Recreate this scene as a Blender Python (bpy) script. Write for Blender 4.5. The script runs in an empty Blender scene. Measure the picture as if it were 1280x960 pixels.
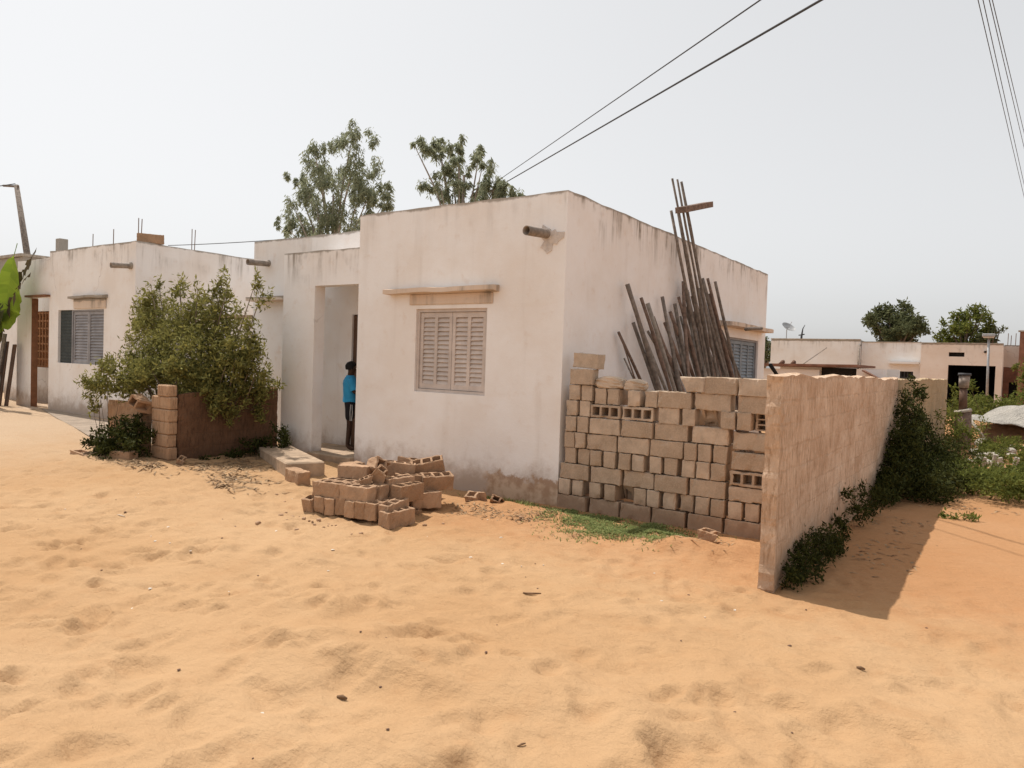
import bpy, bmesh, math, random
import numpy as np
from mathutils import Vector, Matrix, Euler
random.seed(7); RNG = np.random.default_rng(7)
S = bpy.context.scene; COL = S.collection
R = math.radians

# ------------------------------------------------------------------ noise
def vnoise(x, y, seed=0):
    x = np.asarray(x, float); y = np.asarray(y, float)
    xi = np.floor(x).astype(np.int64); yi = np.floor(y).astype(np.int64)
    fx = x-xi; fy = y-yi
    fx = fx*fx*fx*(fx*(fx*6-15)+10); fy = fy*fy*fy*(fy*(fy*6-15)+10)
    def h(a, b):
        n = (a*374761393+b*668265263+seed*982451653) & 0x7fffffff
        n = ((n ^ (n >> 13))*1274126177) & 0x7fffffff
        return ((n ^ (n >> 16)) & 0xffff)/65535.0*2-1
    return ((h(xi, yi)*(1-fx)+h(xi+1, yi)*fx)*(1-fy)+(h(xi, yi+1)*(1-fx)+h(xi+1, yi+1)*fx)*fy)
def sstep(a, b, x):
    t = np.clip((x-a)/(b-a), 0, 1); return t*t*(3-2*t)
def hbase(x, y):
    x = np.asarray(x, float); y = np.asarray(y, float)
    rise = .30*sstep(-7.0, -17.0, x)*sstep(1.0, 5.5, y) + .12*sstep(-5.6, -9.5, x)*sstep(3.5, 6.0, y)*(1-sstep(-10.0, -15.0, x))
    return rise + .022*vnoise(x*.45, y*.45, 3)
def h(x, y): return float(hbase(x, y))

# ------------------------------------------------------------------ materials
def newmat(name):
    m = bpy.data.materials.new(name); m.use_nodes = True
    nt = m.node_tree; b = nt.nodes['Principled BSDF']; b.inputs['Specular IOR Level'].default_value = .25
    return m, nt, b
def N(nt, t, **k):
    n = nt.nodes.new(t)
    for a, v in k.items():
        if hasattr(n, a): setattr(n, a, v)
        else: n.inputs[a].default_value = v
    return n
def noise(nt, vec, scale, detail=4, rough=.55, dist=0):
    n = nt.nodes.new('ShaderNodeTexNoise'); n.inputs['Scale'].default_value = scale
    n.inputs['Detail'].default_value = detail; n.inputs['Roughness'].default_value = rough; n.inputs['Distortion'].default_value = dist
    nt.links.new(vec, n.inputs['Vector']); return n.outputs['Fac']
def ramp(nt, f, a, b):
    n = nt.nodes.new('ShaderNodeMapRange'); n.interpolation_type = 'SMOOTHSTEP'
    n.inputs['From Min'].default_value = a; n.inputs['From Max'].default_value = b
    nt.links.new(f, n.inputs['Value']); return n.outputs['Result']
def mixc(nt, f, a, b, blend='MIX'):
    n = nt.nodes.new('ShaderNodeMix'); n.data_type = 'RGBA'; n.blend_type = blend
    if isinstance(f, (int, float)): n.inputs[0].default_value = f
    else: nt.links.new(f, n.inputs[0])
    for i, v in ((6, a), (7, b)):
        if isinstance(v, tuple): n.inputs[i].default_value = (*v[:3], 1)
        else: nt.links.new(v, n.inputs[i])
    return n.outputs[2]
def math_(nt, op, a, b=None):
    n = nt.nodes.new('ShaderNodeMath'); n.operation = op
    for i, v in enumerate((a, b)):
        if v is None: continue
        if isinstance(v, (int, float)): n.inputs[i].default_value = v
        else: nt.links.new(v, n.inputs[i])
    return n.outputs[0]
def geopos(nt): return nt.nodes.new('ShaderNodeNewGeometry').outputs['Position']
def scaled(nt, vec, s):
    n = nt.nodes.new('ShaderNodeMapping'); n.inputs['Scale'].default_value = s; nt.links.new(vec, n.inputs['Vector']); return n.outputs[0]
def bump(nt, b, hgt, strength=.4, dist=.02, prev=None):
    n = nt.nodes.new('ShaderNodeBump'); n.inputs['Strength'].default_value = strength; n.inputs['Distance'].default_value = dist
    nt.links.new(hgt, n.inputs['Height'])
    if prev: nt.links.new(prev, n.inputs['Normal'])
    nt.links.new(n.outputs[0], b.inputs['Normal']); return n.outputs[0]
def sepz(nt, pos): 
    n = nt.nodes.new('ShaderNodeSeparateXYZ'); nt.links.new(pos, n.inputs[0]); return n.outputs
def noiseC(nt, vec, scale):
    n = nt.nodes.new('ShaderNodeTexNoise'); n.inputs['Scale'].default_value = scale; nt.links.new(vec, n.inputs['Vector']); return n.outputs['Color']
def simple(name, col, rough=.8, vary=.25, scale=8, bstr=.3, bdist=.01, metal=0, world=False):
    m, nt, b = newmat(name)
    p = geopos(nt) if world else nt.nodes.new('ShaderNodeTexCoord').outputs['Object']
    f = noise(nt, p, scale, 5)
    d = tuple(c*(1-vary) for c in col); l = tuple(min(1, c*(1+vary)) for c in col)
    c = mixc(nt, ramp(nt, f, .3, .7), d, l)
    oi = nt.nodes.new('ShaderNodeObjectInfo')
    c = mixc(nt, math_(nt, 'MULTIPLY', oi.outputs['Random'], .35), c, tuple(x*.55 for x in col))
    nt.links.new(c, b.inputs['Base Color']); b.inputs['Roughness'].default_value = rough; b.inputs['Metallic'].default_value = metal
    bump(nt, b, noise(nt, p, scale*6, 3), bstr, bdist)
    return m
def plaster(name, base, ztop, zbot=0.1, grime=(.34, .23, .15), tint=(.62, .45, .32), streak=1.0, patch=False):
    m, nt, b = newmat(name); p = geopos(nt); z = sepz(nt, p)[2]
    big = noise(nt, p, .9, 6, .6); med = noise(nt, p, 4.5, 6, .6); fine = noise(nt, p, 40, 4)
    c = mixc(nt, ramp(nt, big, .35, .7), base, tuple(x*y for x, y in zip(base, (.93, .89, .85))))
    c = mixc(nt, math_(nt, 'MULTIPLY', ramp(nt, med, .55, .8), .35), c, tint)
    # washed streaks hanging from the parapet
    st = noise(nt, scaled(nt, p, (7, 7, .55)), 1, 5, .65)
    top = ramp(nt, z, ztop-.75, ztop+.02)
    blot = ramp(nt, noise(nt, scaled(nt, p, (1.1, 1.1, 1.1)), 1, 4, .6), .42, .62)
    if patch: blot = math_(nt, 'MULTIPLY', blot, math_(nt, 'ADD', .25, math_(nt, 'MULTIPLY', ramp(nt, sepz(nt, p)[0], -4.95, -4.9), 1.0)))
    stm = math_(nt, 'MULTIPLY', math_(nt, 'MULTIPLY', ramp(nt, st, .42, .68), top), math_(nt, 'MULTIPLY', blot, .95*streak))
    c = mixc(nt, stm, c, (.24, .20, .16))
    st2 = noise(nt, scaled(nt, p, (3.2, 3.2, .3)), 1, 4, .6)
    c = mixc(nt, math_(nt, 'MULTIPLY', ramp(nt, st2, .55, .8), .22), c, (.45, .37, .30))
    # bare edge of the parapet
    c = mixc(nt, math_(nt, 'MULTIPLY', ramp(nt, math_(nt, 'ADD', z, math_(nt, 'MULTIPLY', med, .12)), ztop+.01, ztop+.05), .8), c, (.27, .24, .2))
    # splashed foot of the wall
    zz = math_(nt, 'SUBTRACT', z, math_(nt, 'MULTIPLY', noise(nt, p, 2.4, 6, .7), 1.1))
    foot = math_(nt, 'SUBTRACT', 1.0, ramp(nt, zz, zbot-.62, zbot-.05))
    c = mixc(nt, math_(nt, 'MULTIPLY', foot, .75), c, grime)
    vo = nt.nodes.new('ShaderNodeTexVoronoi'); vo.feature = 'DISTANCE_TO_EDGE'; vo.inputs['Scale'].default_value = .42
    vv = nt.nodes.new('ShaderNodeVectorMath'); vv.operation = 'ADD'; nt.links.new(p, vv.inputs[0])
    s2 = nt.nodes.new('ShaderNodeVectorMath'); s2.operation = 'SCALE'; s2.inputs['Scale'].default_value = .35; nt.links.new(noiseC(nt, p, 3.5), s2.inputs[0]); nt.links.new(s2.outputs[0], vv.inputs[1]); nt.links.new(vv.outputs[0], vo.inputs['Vector'])
    ck = math_(nt, 'MULTIPLY', math_(nt, 'SUBTRACT', 1.0, ramp(nt, vo.outputs['Distance'], .001, .006)), ramp(nt, noise(nt, p, .8, 2), .54, .62))
    c = mixc(nt, math_(nt, 'MULTIPLY', ck, 0.0 if patch else .3), c, (.26, .2, .16))
    if patch:   # bare brown render where the whitewash has come off at the foot of the corner
        x_ = sepz(nt, p)[0]; wob = math_(nt, 'MULTIPLY', math_(nt, 'SUBTRACT', noise(nt, p, 3.5, 6, .7), .5), .55)
        m1 = ramp(nt, math_(nt, 'ADD', x_, wob), -6.15, -6.0); m2 = math_(nt, 'SUBTRACT', 1.0, ramp(nt, math_(nt, 'ADD', z, wob), .30, .36))
        pm = math_(nt, 'MULTIPLY', m1, m2)
        c = mixc(nt, math_(nt, 'MULTIPLY', pm, .85), c, mixc(nt, ramp(nt, med, .4, .6), (.36, .22, .13), (.55, .40, .28)))
    nt.links.new(c, b.inputs['Base Color']); b.inputs['Roughness'].default_value = .92; b.inputs['Specular IOR Level'].default_value = .12
    pr = bump(nt, b, med, .35, .02); bump(nt, b, fine, .45, .004, pr)
    return m
def blockmat(name, base, damp=True):
    m, nt, b = newmat(name); tc = nt.nodes.new('ShaderNodeTexCoord').outputs['Object']; p = geopos(nt)
    oi = nt.nodes.new('ShaderNodeObjectInfo').outputs['Random']
    f = noise(nt, p, 5.0, 6, .65); g = noise(nt, p, 60, 4, .7)
    c = mixc(nt, ramp(nt, f, .3, .72), tuple(x*.74 for x in base), tuple(min(1, x*1.18) for x in base))
    c = mixc(nt, math_(nt, 'MULTIPLY', math_(nt, 'POWER', oi, 1.6), .75), c, (base[0]*.62, base[1]*.56, base[2]*.50))
    c = mixc(nt, math_(nt, 'MULTIPLY', ramp(nt, g, .35, .75), .35), c, tuple(min(1, x*1.35) for x in base))
    if damp:
        z = sepz(nt, p)[2]
        zz = math_(nt, 'ADD', z, math_(nt, 'MULTIPLY', f, .25))
        c = mixc(nt, math_(nt, 'MULTIPLY', math_(nt, 'SUBTRACT', 1.0, ramp(nt, zz, .2, .48)), .65), c, (.24, .135, .08))
    nt.links.new(c, b.inputs['Base Color']); b.inputs['Roughness'].default_value = .95; b.inputs['Specular IOR Level'].default_value = .1
    pr = bump(nt, b, f, .3, .012); bump(nt, b, g, .75, .005, pr)
    return m
def leafmat(name, dark, light, trans=.3, rough=.5):
    m, nt, b = newmat(name)
    a = nt.nodes.new('ShaderNodeAttribute'); a.attribute_name = 'tint'
    c = mixc(nt, a.outputs['Fac'], dark, light)
    nt.links.new(c, b.inputs['Base Color']); b.inputs['Roughness'].default_value = .7; b.inputs['Specular IOR Level'].default_value = .08
    t = nt.nodes.new('ShaderNodeBsdfTranslucent'); nt.links.new(mixc(nt, .5, c, tuple(min(1, x*1.5) for x in light)), t.inputs['Color'])
    mx = nt.nodes.new('ShaderNodeMixShader'); mx.inputs[0].default_value = trans
    nt.links.new(b.outputs[0], mx.inputs[1]); nt.links.new(t.outputs[0], mx.inputs[2])
    nt.links.new(mx.outputs[0], nt.nodes['Material Output'].inputs['Surface']); return m

M = {}
WALLC = (.87, .85, .84)
M['wall'] = plaster('whitewash', WALLC, 4.15, patch=True)
M['wall_porch'] = plaster('whitewash_porch', WALLC, 3.65)
M['wall_left'] = plaster('whitewash_neighbour', (.86, .825, .80), 4.24, .4, streak=1.0)
M['wall_far'] = plaster('whitewash_far', (.80, .79, .78), 3.5, .2, streak=.6)
M['wall_ochre'] = plaster('whitewash_ochre', (.80, .71, .63), 3.4, .2, tint=(.6, .36, .22), streak=.6)
M['canopy'] = plaster('canopy_cement', (.70, .58, .48), 3.0, -2, streak=1.2)
M['roof'] = simple('cement_roof', (.42, .37, .31), .9)
M['plinth'] = simple('bare_cement_render', (.43, .28, .18), .95, .3, 6, .6, .02)
M['block'] = blockmat('sand_cement_block', (.53, .415, .315))
M['block_near'] = blockmat('weathered_block', (.43, .28, .18), False)
M['slab'] = simple('cement_slab', (.45, .33, .23), .9, .25, 5, .5)
M['patch'] = simple('rough_cement_patch', (.74, .67, .62), .95, .15, 12, .8, .02)
M['shade_sheet'] = simple('ground_shade_brown', (.36, .285, .22), .95, .2, 3, .5, .02, world=True)  # grey-brown tone for the painted ground shadow by the left house
M['shutter'] = simple('shutter_paint', (.62, .54, .49), .6, .12, 5, .15, .004)
M['shutter_grey'] = simple('shutter_grey', (.31, .30, .31), .6, .15, 5, .15, .004)
M['shutter_blue'] = simple('shutter_blue_grey', (.26, .30, .34), .6, .15, 5, .15, .004)
M['dark_panel'] = simple('dark_green_panel', (.045, .055, .055), .6, .15)
M['pipe'] = simple('drain_pipe_pvc', (.30, .25, .21), .6, .3, 12)
M['dark'] = simple('dark_interior', (.03, .027, .025), .95, .2)
M['door'] = simple('brown_door', (.13, .075, .05), .6, .2, 4)
M['wood_a'] = simple('weathered_wood', (.22, .18, .15), .85, .35, 14, .6, .01)
M['wood_b'] = simple('reddish_wood', (.22, .15, .115), .85, .35, 14, .6, .01)
M['wood_c'] = simple('grey_wood', (.33, .29, .25), .85, .3, 14, .6, .01)
M['bark'] = simple('bark', (.20, .15, .11), .9, .3, 10, .6, .02)
M['bark_pale'] = simple('pale_bark', (.36, .30, .25), .9, .3, 5, .4, .02)
M['steel'] = simple('rusty_rebar', (.23, .15, .11), .7, .3, 30)
M['cable'] = simple('black_cable', (.06, .06, .065), .6, .1)
M['metal'] = simple('galvanised_metal', (.42, .42, .42), .45, .15, 8, .1, .002, .6)
M['terracotta'] = simple('brown_paint', (.25, .115, .06), .8, .2)
M['lattice'] = simple('claustra_orange', (.36, .17, .08), .85, .2)
M['brick_red'] = simple('raw_brick', (.24, .12, .08), .9, .25, 3)
M['tarp'] = simple('pale_tarpaulin', (.40, .37, .325), .75, .2, 3, 1.0, .1)
M['white_stone'] = simple('pale_rubble', (.48, .43, .36), .9, .2, 9, .6, .02)
M['stone'] = simple('pebble_stone', (.17, .10, .07), .9, .4, 20)
M['shell'] = simple('pale_chip', (.7, .62, .52), .8, .2, 20)
M['dry'] = simple('dry_leaf', (.22, .13, .07), .8, .3, 20)
M['skin'] = simple('dark_skin', (.055, .028, .018), .5, .12, 6, .05)
M['hair'] = simple('black_hair', (.012, .010, .010), .8, .2, 60, .6, .004)
M['tshirt'] = simple('blue_cotton', (.04, .33, .62), .8, .12, 9, .3, .01)
M['shorts'] = simple('black_shorts', (.016, .014, .018), .8, .2, 9, .3, .01)
M['white_print'] = simple('white_print', (.7, .7, .7), .8, .05)
M['bush'] = leafmat('bush_leaves', (.05, .052, .016), (.34, .32, .10), .25)
M['euc'] = leafmat('eucalyptus_leaves', (.11, .13, .075), (.38, .40, .27), .35)
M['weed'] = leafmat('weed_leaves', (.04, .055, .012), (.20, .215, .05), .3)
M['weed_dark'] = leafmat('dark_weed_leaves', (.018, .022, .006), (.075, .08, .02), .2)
M['fartree'] = leafmat('mango_leaves', (.055, .065, .03), (.17, .18, .085), .2)
M['grass'] = leafmat('grass_blades', (.08, .12, .04), (.33, .36, .14), .3)
M['straw'] = leafmat('dead_leaf_litter', (.16, .09, .05), (.42, .30, .18), .1)
M['banana'] = leafmat('banana_leaf', (.07, .14, .015), (.27, .36, .04), .45, .4)
M['banana_dead'] = leafmat('dead_banana_leaf', (.05, .035, .02), (.13, .10, .05), .2)

def wallmat(name, base, base2, drip):
    m, nt, b = newmat(name); p = geopos(nt)
    s = sepz(nt, p)
    comb = nt.nodes.new('ShaderNodeCombineXYZ')
    nt.links.new(math_(nt, 'ADD', s[1], s[0]), comb.inputs[0]); nt.links.new(s[2], comb.inputs[1])
    wob = noise(nt, p, 3, 4)
    vm = nt.nodes.new('ShaderNodeVectorMath'); vm.operation = 'ADD'; nt.links.new(comb.outputs[0], vm.inputs[0])
    sc = nt.nodes.new('ShaderNodeVectorMath'); sc.operation = 'SCALE'; nt.links.new(noiseC(nt, p, 6), sc.inputs[0]); sc.inputs['Scale'].default_value = .05
    nt.links.new(sc.outputs[0], vm.inputs[1])
    br = nt.nodes.new('ShaderNodeTexBrick'); nt.links.new(vm.outputs[0], br.inputs['Vector'])
    br.inputs['Scale'].default_value = 1; br.inputs['Brick Width'].default_value = .43; br.inputs['Row Height'].default_value = .207
    br.inputs['Mortar Size'].default_value = .016; br.inputs['Mortar Smooth'].default_value = .7
    st = noise(nt, scaled(nt, p, (26, 26, 5.0)), 1, 5, .75); f = noise(nt, p, 1.6, 6, .65); g = noise(nt, p, 34, 5, .7)
    c = mixc(nt, ramp(nt, f, .3, .7), base, base2)
    c = mixc(nt, math_(nt, 'MULTIPLY', ramp(nt, st, .48, .66), .75), c, drip)
    st3 = noise(nt, scaled(nt, p, (46, 46, 7)), 1, 5, .75)
    c = mixc(nt, math_(nt, 'MULTIPLY', ramp(nt, st3, .5, .7), .5), c, tuple(min(1, x*1.3) for x in base2))
    ft = math_(nt, 'SUBTRACT', 1.0, ramp(nt, math_(nt, 'SUBTRACT', s[2], math_(nt, 'MULTIPLY', f, .7)), -.2, .15))
    c = mixc(nt, math_(nt, 'MULTIPLY', ft, .5), c, drip)
    c = mixc(nt, math_(nt, 'MULTIPLY', math_(nt, 'MULTIPLY', br.outputs['Fac'], ramp(nt, noise(nt, p, 3.1, 3), .4, .62)), .35), c, tuple(x*.72 for x in base))
    c = mixc(nt, math_(nt, 'MULTIPLY', ramp(nt, g, .6, .75), .6), c, tuple(x*.5 for x in base))
    nt.links.new(c, b.inputs['Base Color']); b.inputs['Roughness'].default_value = .96; b.inputs['Specular IOR Level'].default_value = .1
    pr = bump(nt, b, math_(nt, 'SUBTRACT', 1.0, math_(nt, 'MULTIPLY', br.outputs['Fac'], ramp(nt, noise(nt, p, 2.2, 3), .35, .6))), .22, .02)
    pr = bump(nt, b, st, .6, .025, pr); bump(nt, b, g, .8, .012, pr)
    return m
M['yardwall'] = wallmat('rough_block_wall', (.52, .35, .235), (.74, .56, .42), (.33, .205, .125))
M['yardwall_old'] = wallmat('old_block_wall', (.42, .31, .19), (.50, .37, .24), (.28, .2, .12))
M['frontwall'] = wallmat('front_yard_wall', (.13, .07, .042), (.18, .10, .06), (.07, .04, .025)); M['pillar'] = wallmat('pillar_blocks', (.42, .26, .16), (.5, .33, .21), (.22, .13, .08))  # front yard wall: dirty brown, darkened further to carry the bush's shade

def sandmat():
    m, nt, b = newmat('orange_sand'); p = geopos(nt); s = sepz(nt, p)
    f = noise(nt, p, .35, 5, .6); g = noise(nt, p, 3.0, 6, .65); k = noise(nt, p, 120, 3, .7); w = noise(nt, scaled(nt, p, (1.6, 4.0, 1)), 1.2, 5, .6)
    c = mixc(nt, ramp(nt, f, .3, .7), (.415, .25, .128), (.465, .30, .168))
    c = mixc(nt, math_(nt, 'MULTIPLY', ramp(nt, g, .5, .8), .45), c, (.36, .195, .092))
    c = mixc(nt, math_(nt, 'MULTIPLY', ramp(nt, w, .55, .8), .3), c, (.50, .335, .195))
    # trampled paler earth by the neighbour's house
    pal = math_(nt, 'MULTIPLY', math_(nt, 'SUBTRACT', 1.0, ramp(nt, math_(nt, 'ADD', s[0], math_(nt, 'MULTIPLY', g, 3)), -15, -8)), .6)
    c = mixc(nt, pal, c, (.45, .355, .262))
    # redder undisturbed sand along the wall on the right
    red = math_(nt, 'MULTIPLY', ramp(nt, math_(nt, 'ADD', s[1], math_(nt, 'MULTIPLY', g, 2)), 6.3, 8.5), .7)
    red = math_(nt, 'MULTIPLY', red, ramp(nt, s[0], -7.5, -5.0))
    red = math_(nt, 'MULTIPLY', red, .62)
    c = mixc(nt, red, c, (.37, .15, .055))
    c = mixc(nt, math_(nt, 'MULTIPLY', ramp(nt, k, .62, .75), .35), c, (.33, .19, .10))
    nt.links.new(c, b.inputs['Base Color']); b.inputs['Roughness'].default_value = .97; b.inputs['Specular IOR Level'].default_value = .08
    n2 = noise(nt, scaled(nt, p, (6, 11, 6)), 1.3, 6, .6)
    pr = bump(nt, b, n2, .6, .05); pr = bump(nt, b, noise(nt, p, 26, 5, .65), .55, .016, pr); bump(nt, b, k, .5, .004, pr)
    return m
M['sand'] = sandmat()

# ------------------------------------------------------------------ mesh helpers
def tag(o, label=None, cat=None, group=None, kind=None):
    if label: o['label'] = label
    if cat: o['category'] = cat
    if group: o['group'] = group
    if kind: o['kind'] = kind
    return o
def empty(name, loc, label, cat, group=None, rz=0):
    o = bpy.data.objects.new(name, None); COL.objects.link(o); o.location = loc; o.rotation_euler = (0, 0, rz); o.empty_display_size = .2
    return tag(o, label, cat, group)
def link(name, me, mat, parent=None, loc=None):
    o = bpy.data.objects.new(name, me); COL.objects.link(o)
    if mat and not me.materials: me.materials.append(mat)
    if parent: o.parent = parent
    if loc is not None: o.location = loc
    return o
class MB:
    def __init__(s): s.v = []; s.f = []; s.M = Matrix.Identity(4)
    def add(s, vs, fs):
        n = len(s.v); s.v += [tuple(s.M @ Vector(v)) for v in vs]; s.f += [tuple(i+n for i in f) for f in fs]; return s
    def box(s, x0, x1, y0, y1, z0, z1):
        return s.add([(x0,y0,z0),(x1,y0,z0),(x1,y1,z0),(x0,y1,z0),(x0,y0,z1),(x1,y0,z1),(x1,y1,z1),(x0,y1,z1)],
                     [(0,3,2,1),(4,5,6,7),(0,1,5,4),(1,2,6,5),(2,3,7,6),(3,0,4,7)])
    def tube(s, pts, rad, n=8, caps=True, squash=1):
        pts = [Vector(p) for p in pts]; rads = rad if isinstance(rad, (list, tuple)) else [rad]*len(pts)
        vs = []; fs = []
        for i, p in enumerate(pts):
            d = (pts[min(i+1, len(pts)-1)]-pts[max(i-1, 0)]).normalized()
            a = d.orthogonal().normalized() if i == 0 else (s._a - d*s._a.dot(d)).normalized()
            s._a = a; b = d.cross(a)
            for k in range(n):
                t = 2*math.pi*k/n; vs.append(p+(a*math.cos(t)+b*math.sin(t)*squash)*rads[i])
        for i in range(len(pts)-1):
            for k in range(n):
                fs.append((i*n+k, i*n+(k+1) % n, (i+1)*n+(k+1) % n, (i+1)*n+k))
        if caps: fs.append(tuple(range(n))[::-1]); fs.append(tuple((len(pts)-1)*n+k for k in range(n)))
        return s.add([tuple(v) for v in vs], fs)
    def mesh(s, name, off=(0, 0, 0)):
        me = bpy.data.meshes.new(name); me.from_pydata([(v[0]-off[0], v[1]-off[1], v[2]-off[2]) for v in s.v], [], s.f); me.update(); return me
    def build(s, name, mat, parent=None, bevel=0, smooth=False, sub=False):
        off = (0, 0, 0)
        p = parent
        while p: off = tuple(a+b for a, b in zip(off, p.location)); p = p.parent
        if parent is None:
            xs = [v[0] for v in s.v]; ys = [v[1] for v in s.v]; zs = [v[2] for v in s.v]
            off = (round((min(xs)+max(xs))/2, 3), round((min(ys)+max(ys))/2, 3), round(min(zs), 3))
        me = s.mesh(name, off)
        if bevel or sub:
            bm = bmesh.new(); bm.from_mesh(me)
            if bevel: 
                bmesh.ops.remove_doubles(bm, verts=bm.verts, dist=1e-5)
                bmesh.ops.bevel(bm, geom=[e for e in bm.edges if len(e.link_faces) == 2 and e.calc_face_angle(0) > .6], offset=bevel, segments=1, affect='EDGES')
            bm.to_mesh(me); bm.free()
        if smooth:
            me.polygons.foreach_set('use_smooth', [True]*len(me.polygons))
        o = link(name, me, mat, parent)
        if parent is None: o.location = off
        return o

def nz(x, y, z, s): return float(vnoise(x*s+z*1.7*s, y*s-z*1.3*s, 11))
def wall_panel(mb, origin, axis, length, z0, z1, thick, holes=(), wob=.006, topwob=.012, step=.25, inward=1, z1b=None):
    """upright wall along axis 'x' or 'y' from origin; thickness goes towards +/- the other axis; holes = (u0,u1,za,zb)"""
    us = set(np.round(np.arange(0, length+1e-6, step), 4)); us.add(length)
    vs = set(np.round(np.arange(z0, z1-.05, step), 4)); vs |= {z0, z1}
    for a, b, c, d in holes: us |= {a, b}; vs |= {c, d}
    def clean(q, keep):
        q = sorted(q); out = [q[0]]
        for t in q[1:]:
            if t-out[-1] < .03:
                if t in keep: out[-1] = t
            else: out.append(t)
        return out
    keep = {0, length, z0, z1} | {t for hh in holes for t in hh}
    us = clean(us, keep); vs = clean(vs, keep)
    nu, nv = len(us), len(vs); V = []; F = []
    hole_u = {t for hh in holes for t in hh[:2]}; hole_v = {t for hh in holes for t in hh[2:]}
    for side in (0, 1):
        for j, v in enumerate(vs):
            for i, u in enumerate(us):
                n = side*thick*inward; zz = v
                if z1b is not None: zz = z0+(v-z0)*(1+(z1b-z1)/(z1-z0)*u/length)
                if axis == 'x': x, y = origin[0]+u, origin[1]
                else: x, y = origin[0], origin[1]+u
                w = nz(x, y, zz, 1.1)*wob*.7+nz(x, y, zz, 4)*wob*.3 if not (u in hole_u or v in hole_v) else 0
                if i in (0, nu-1): w = 0
                if j == nv-1: zz += nz(x, y, 0, 2.3)*topwob+nz(x, y, 5, 9)*topwob*.5
                if side == 0: n += w
                V.append((x, y+n, zz) if axis == 'x' else (x+n, y, zz))
    def solid(i, j):
        if i < 0 or j < 0 or i >= nu-1 or j >= nv-1: return False
        cu = (us[i]+us[i+1])/2; cv = (vs[j]+vs[j+1])/2
        return not any(a < cu < b and c < cv < d for a, b, c, d in holes)
    I = lambda s, i, j: s*nu*nv+j*nu+i
    for j in range(nv-1):
        for i in range(nu-1):
            if not solid(i, j): continue
            F.append((I(0,i,j), I(0,i+1,j), I(0,i+1,j+1), I(0,i,j+1))); F.append((I(1,i,j), I(1,i,j+1), I(1,i+1,j+1), I(1,i+1,j)))
            if not solid(i-1, j): F.append((I(0,i,j), I(0,i,j+1), I(1,i,j+1), I(1,i,j)))
            if not solid(i+1, j): F.append((I(0,i+1,j), I(1,i+1,j), I(1,i+1,j+1), I(0,i+1,j+1)))
            if not solid(i, j-1): F.append((I(0,i,j), I(1,i,j), I(1,i+1,j), I(0,i+1,j)))
            if not solid(i, j+1): F.append((I(0,i,j+1), I(0,i+1,j+1), I(1,i+1,j+1), I(1,i,j+1)))
    mb.add(V, F)
def fix_normals(o):
    bm = bmesh.new(); bm.from_mesh(o.data); bmesh.ops.recalc_face_normals(bm, faces=bm.faces); bm.to_mesh(o.data); bm.free()
def frameM(origin, u, n):
    u = Vector(u); n = Vector(n); z = Vector((0, 0, 1)); m = Matrix.Identity(4)
    for i in range(3): m[i][0] = u[i]; m[i][1] = n[i]; m[i][2] = z[i]; m[i][3] = origin[i]
    return m
def louvre_window(parent, origin, u, n, w, hh, cols, leaves, fmat, smat, slats=14, frame=.045, wlabel=None):
    """origin = lower corner on the wall's face, u along the wall, n pointing into the wall"""
    fm = frameM(origin, u, n); f = MB(); f.M = fm
    f.box(0, frame, -.012, .09, 0, hh); f.box(w-frame, w, -.012, .09, 0, hh)
    f.box(frame, w-frame, -.012, .09, 0, frame); f.box(frame, w-frame, -.012, .09, hh-frame, hh)
    f.box(frame, w-frame, .085, .09, frame, hh-frame)
    wo = f.build('window', fmat, parent); fix_normals(wo)
    if wlabel: wo['label'] = wlabel
    lw = (w-2*frame)/leaves
    for L in range(leaves):
        s = MB(); s.M = fm; x0 = frame+L*lw+.004; x1 = frame+(L+1)*lw-.004; z0 = frame+.006; z1 = hh-frame-.006; st = .055
        nc = cols//leaves; cw = (x1-x0-st)/nc
        for k in range(nc+1): s.box(x0+k*cw, x0+k*cw+st, 0.012, .05, z0, z1)
        for a, b in ((z0, z0+.075), (z1-.075, z1)):
            for k in range(nc): s.box(x0+k*cw+st, x0+(k+1)*cw, .014, .048, a, b)
        gap = (z1-z0-.15)/slats
        for k in range(nc):
            a, b = x0+k*cw+st, x0+(k+1)*cw
            for q in range(slats):
                zc = z0+.075+gap*(q+.5); hs = gap*.5; rr = random.uniform(-.004, .004)
                s.add([(a, .018, zc-hs+rr), (b, .018, zc-hs-rr), (b, .046, zc+hs*.8), (a, .046, zc+hs*.8), (a, .024, zc-hs-.006+rr), (b, .024, zc-hs-.006-rr), (b, .052, zc+hs*.8-.006), (a, .052, zc+hs*.8-.006)],
                      [(0,1,2,3), (7,6,5,4), (0,4,5,1), (1,5,6,2), (2,6,7,3), (3,7,4,0)])
        hg = MB()
        so = s.build('shutter', smat, wo); fix_normals(so)
    return wo

# ------------------------------------------------------------------ camera
yaw, pit, rol = R(-34.5), R(-1.78), R(1.915)
fw = Vector((math.sin(yaw)*math.cos(pit), math.cos(yaw)*math.cos(pit), math.sin(pit)))
rt = Vector((math.cos(yaw), -math.sin(yaw), 0)); up = rt.cross(fw)
r2 = rt*math.cos(rol)+up*math.sin(rol); u2 = -rt*math.sin(rol)+up*math.cos(rol)
cam = bpy.data.cameras.new('camera'); co = bpy.data.objects.new('camera', cam); COL.objects.link(co)
mm = Matrix.Identity(4)
for i in range(3): mm[i][0] = r2[i]; mm[i][1] = u2[i]; mm[i][2] = -fw[i]
mm[0][3], mm[1][3], mm[2][3] = 0, 0, 1.9
co.matrix_world = mm; cam.sensor_width = 36; cam.lens = 910/1280*36; cam.clip_end = 2000; cam.clip_start = .05
S.camera = co

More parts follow.
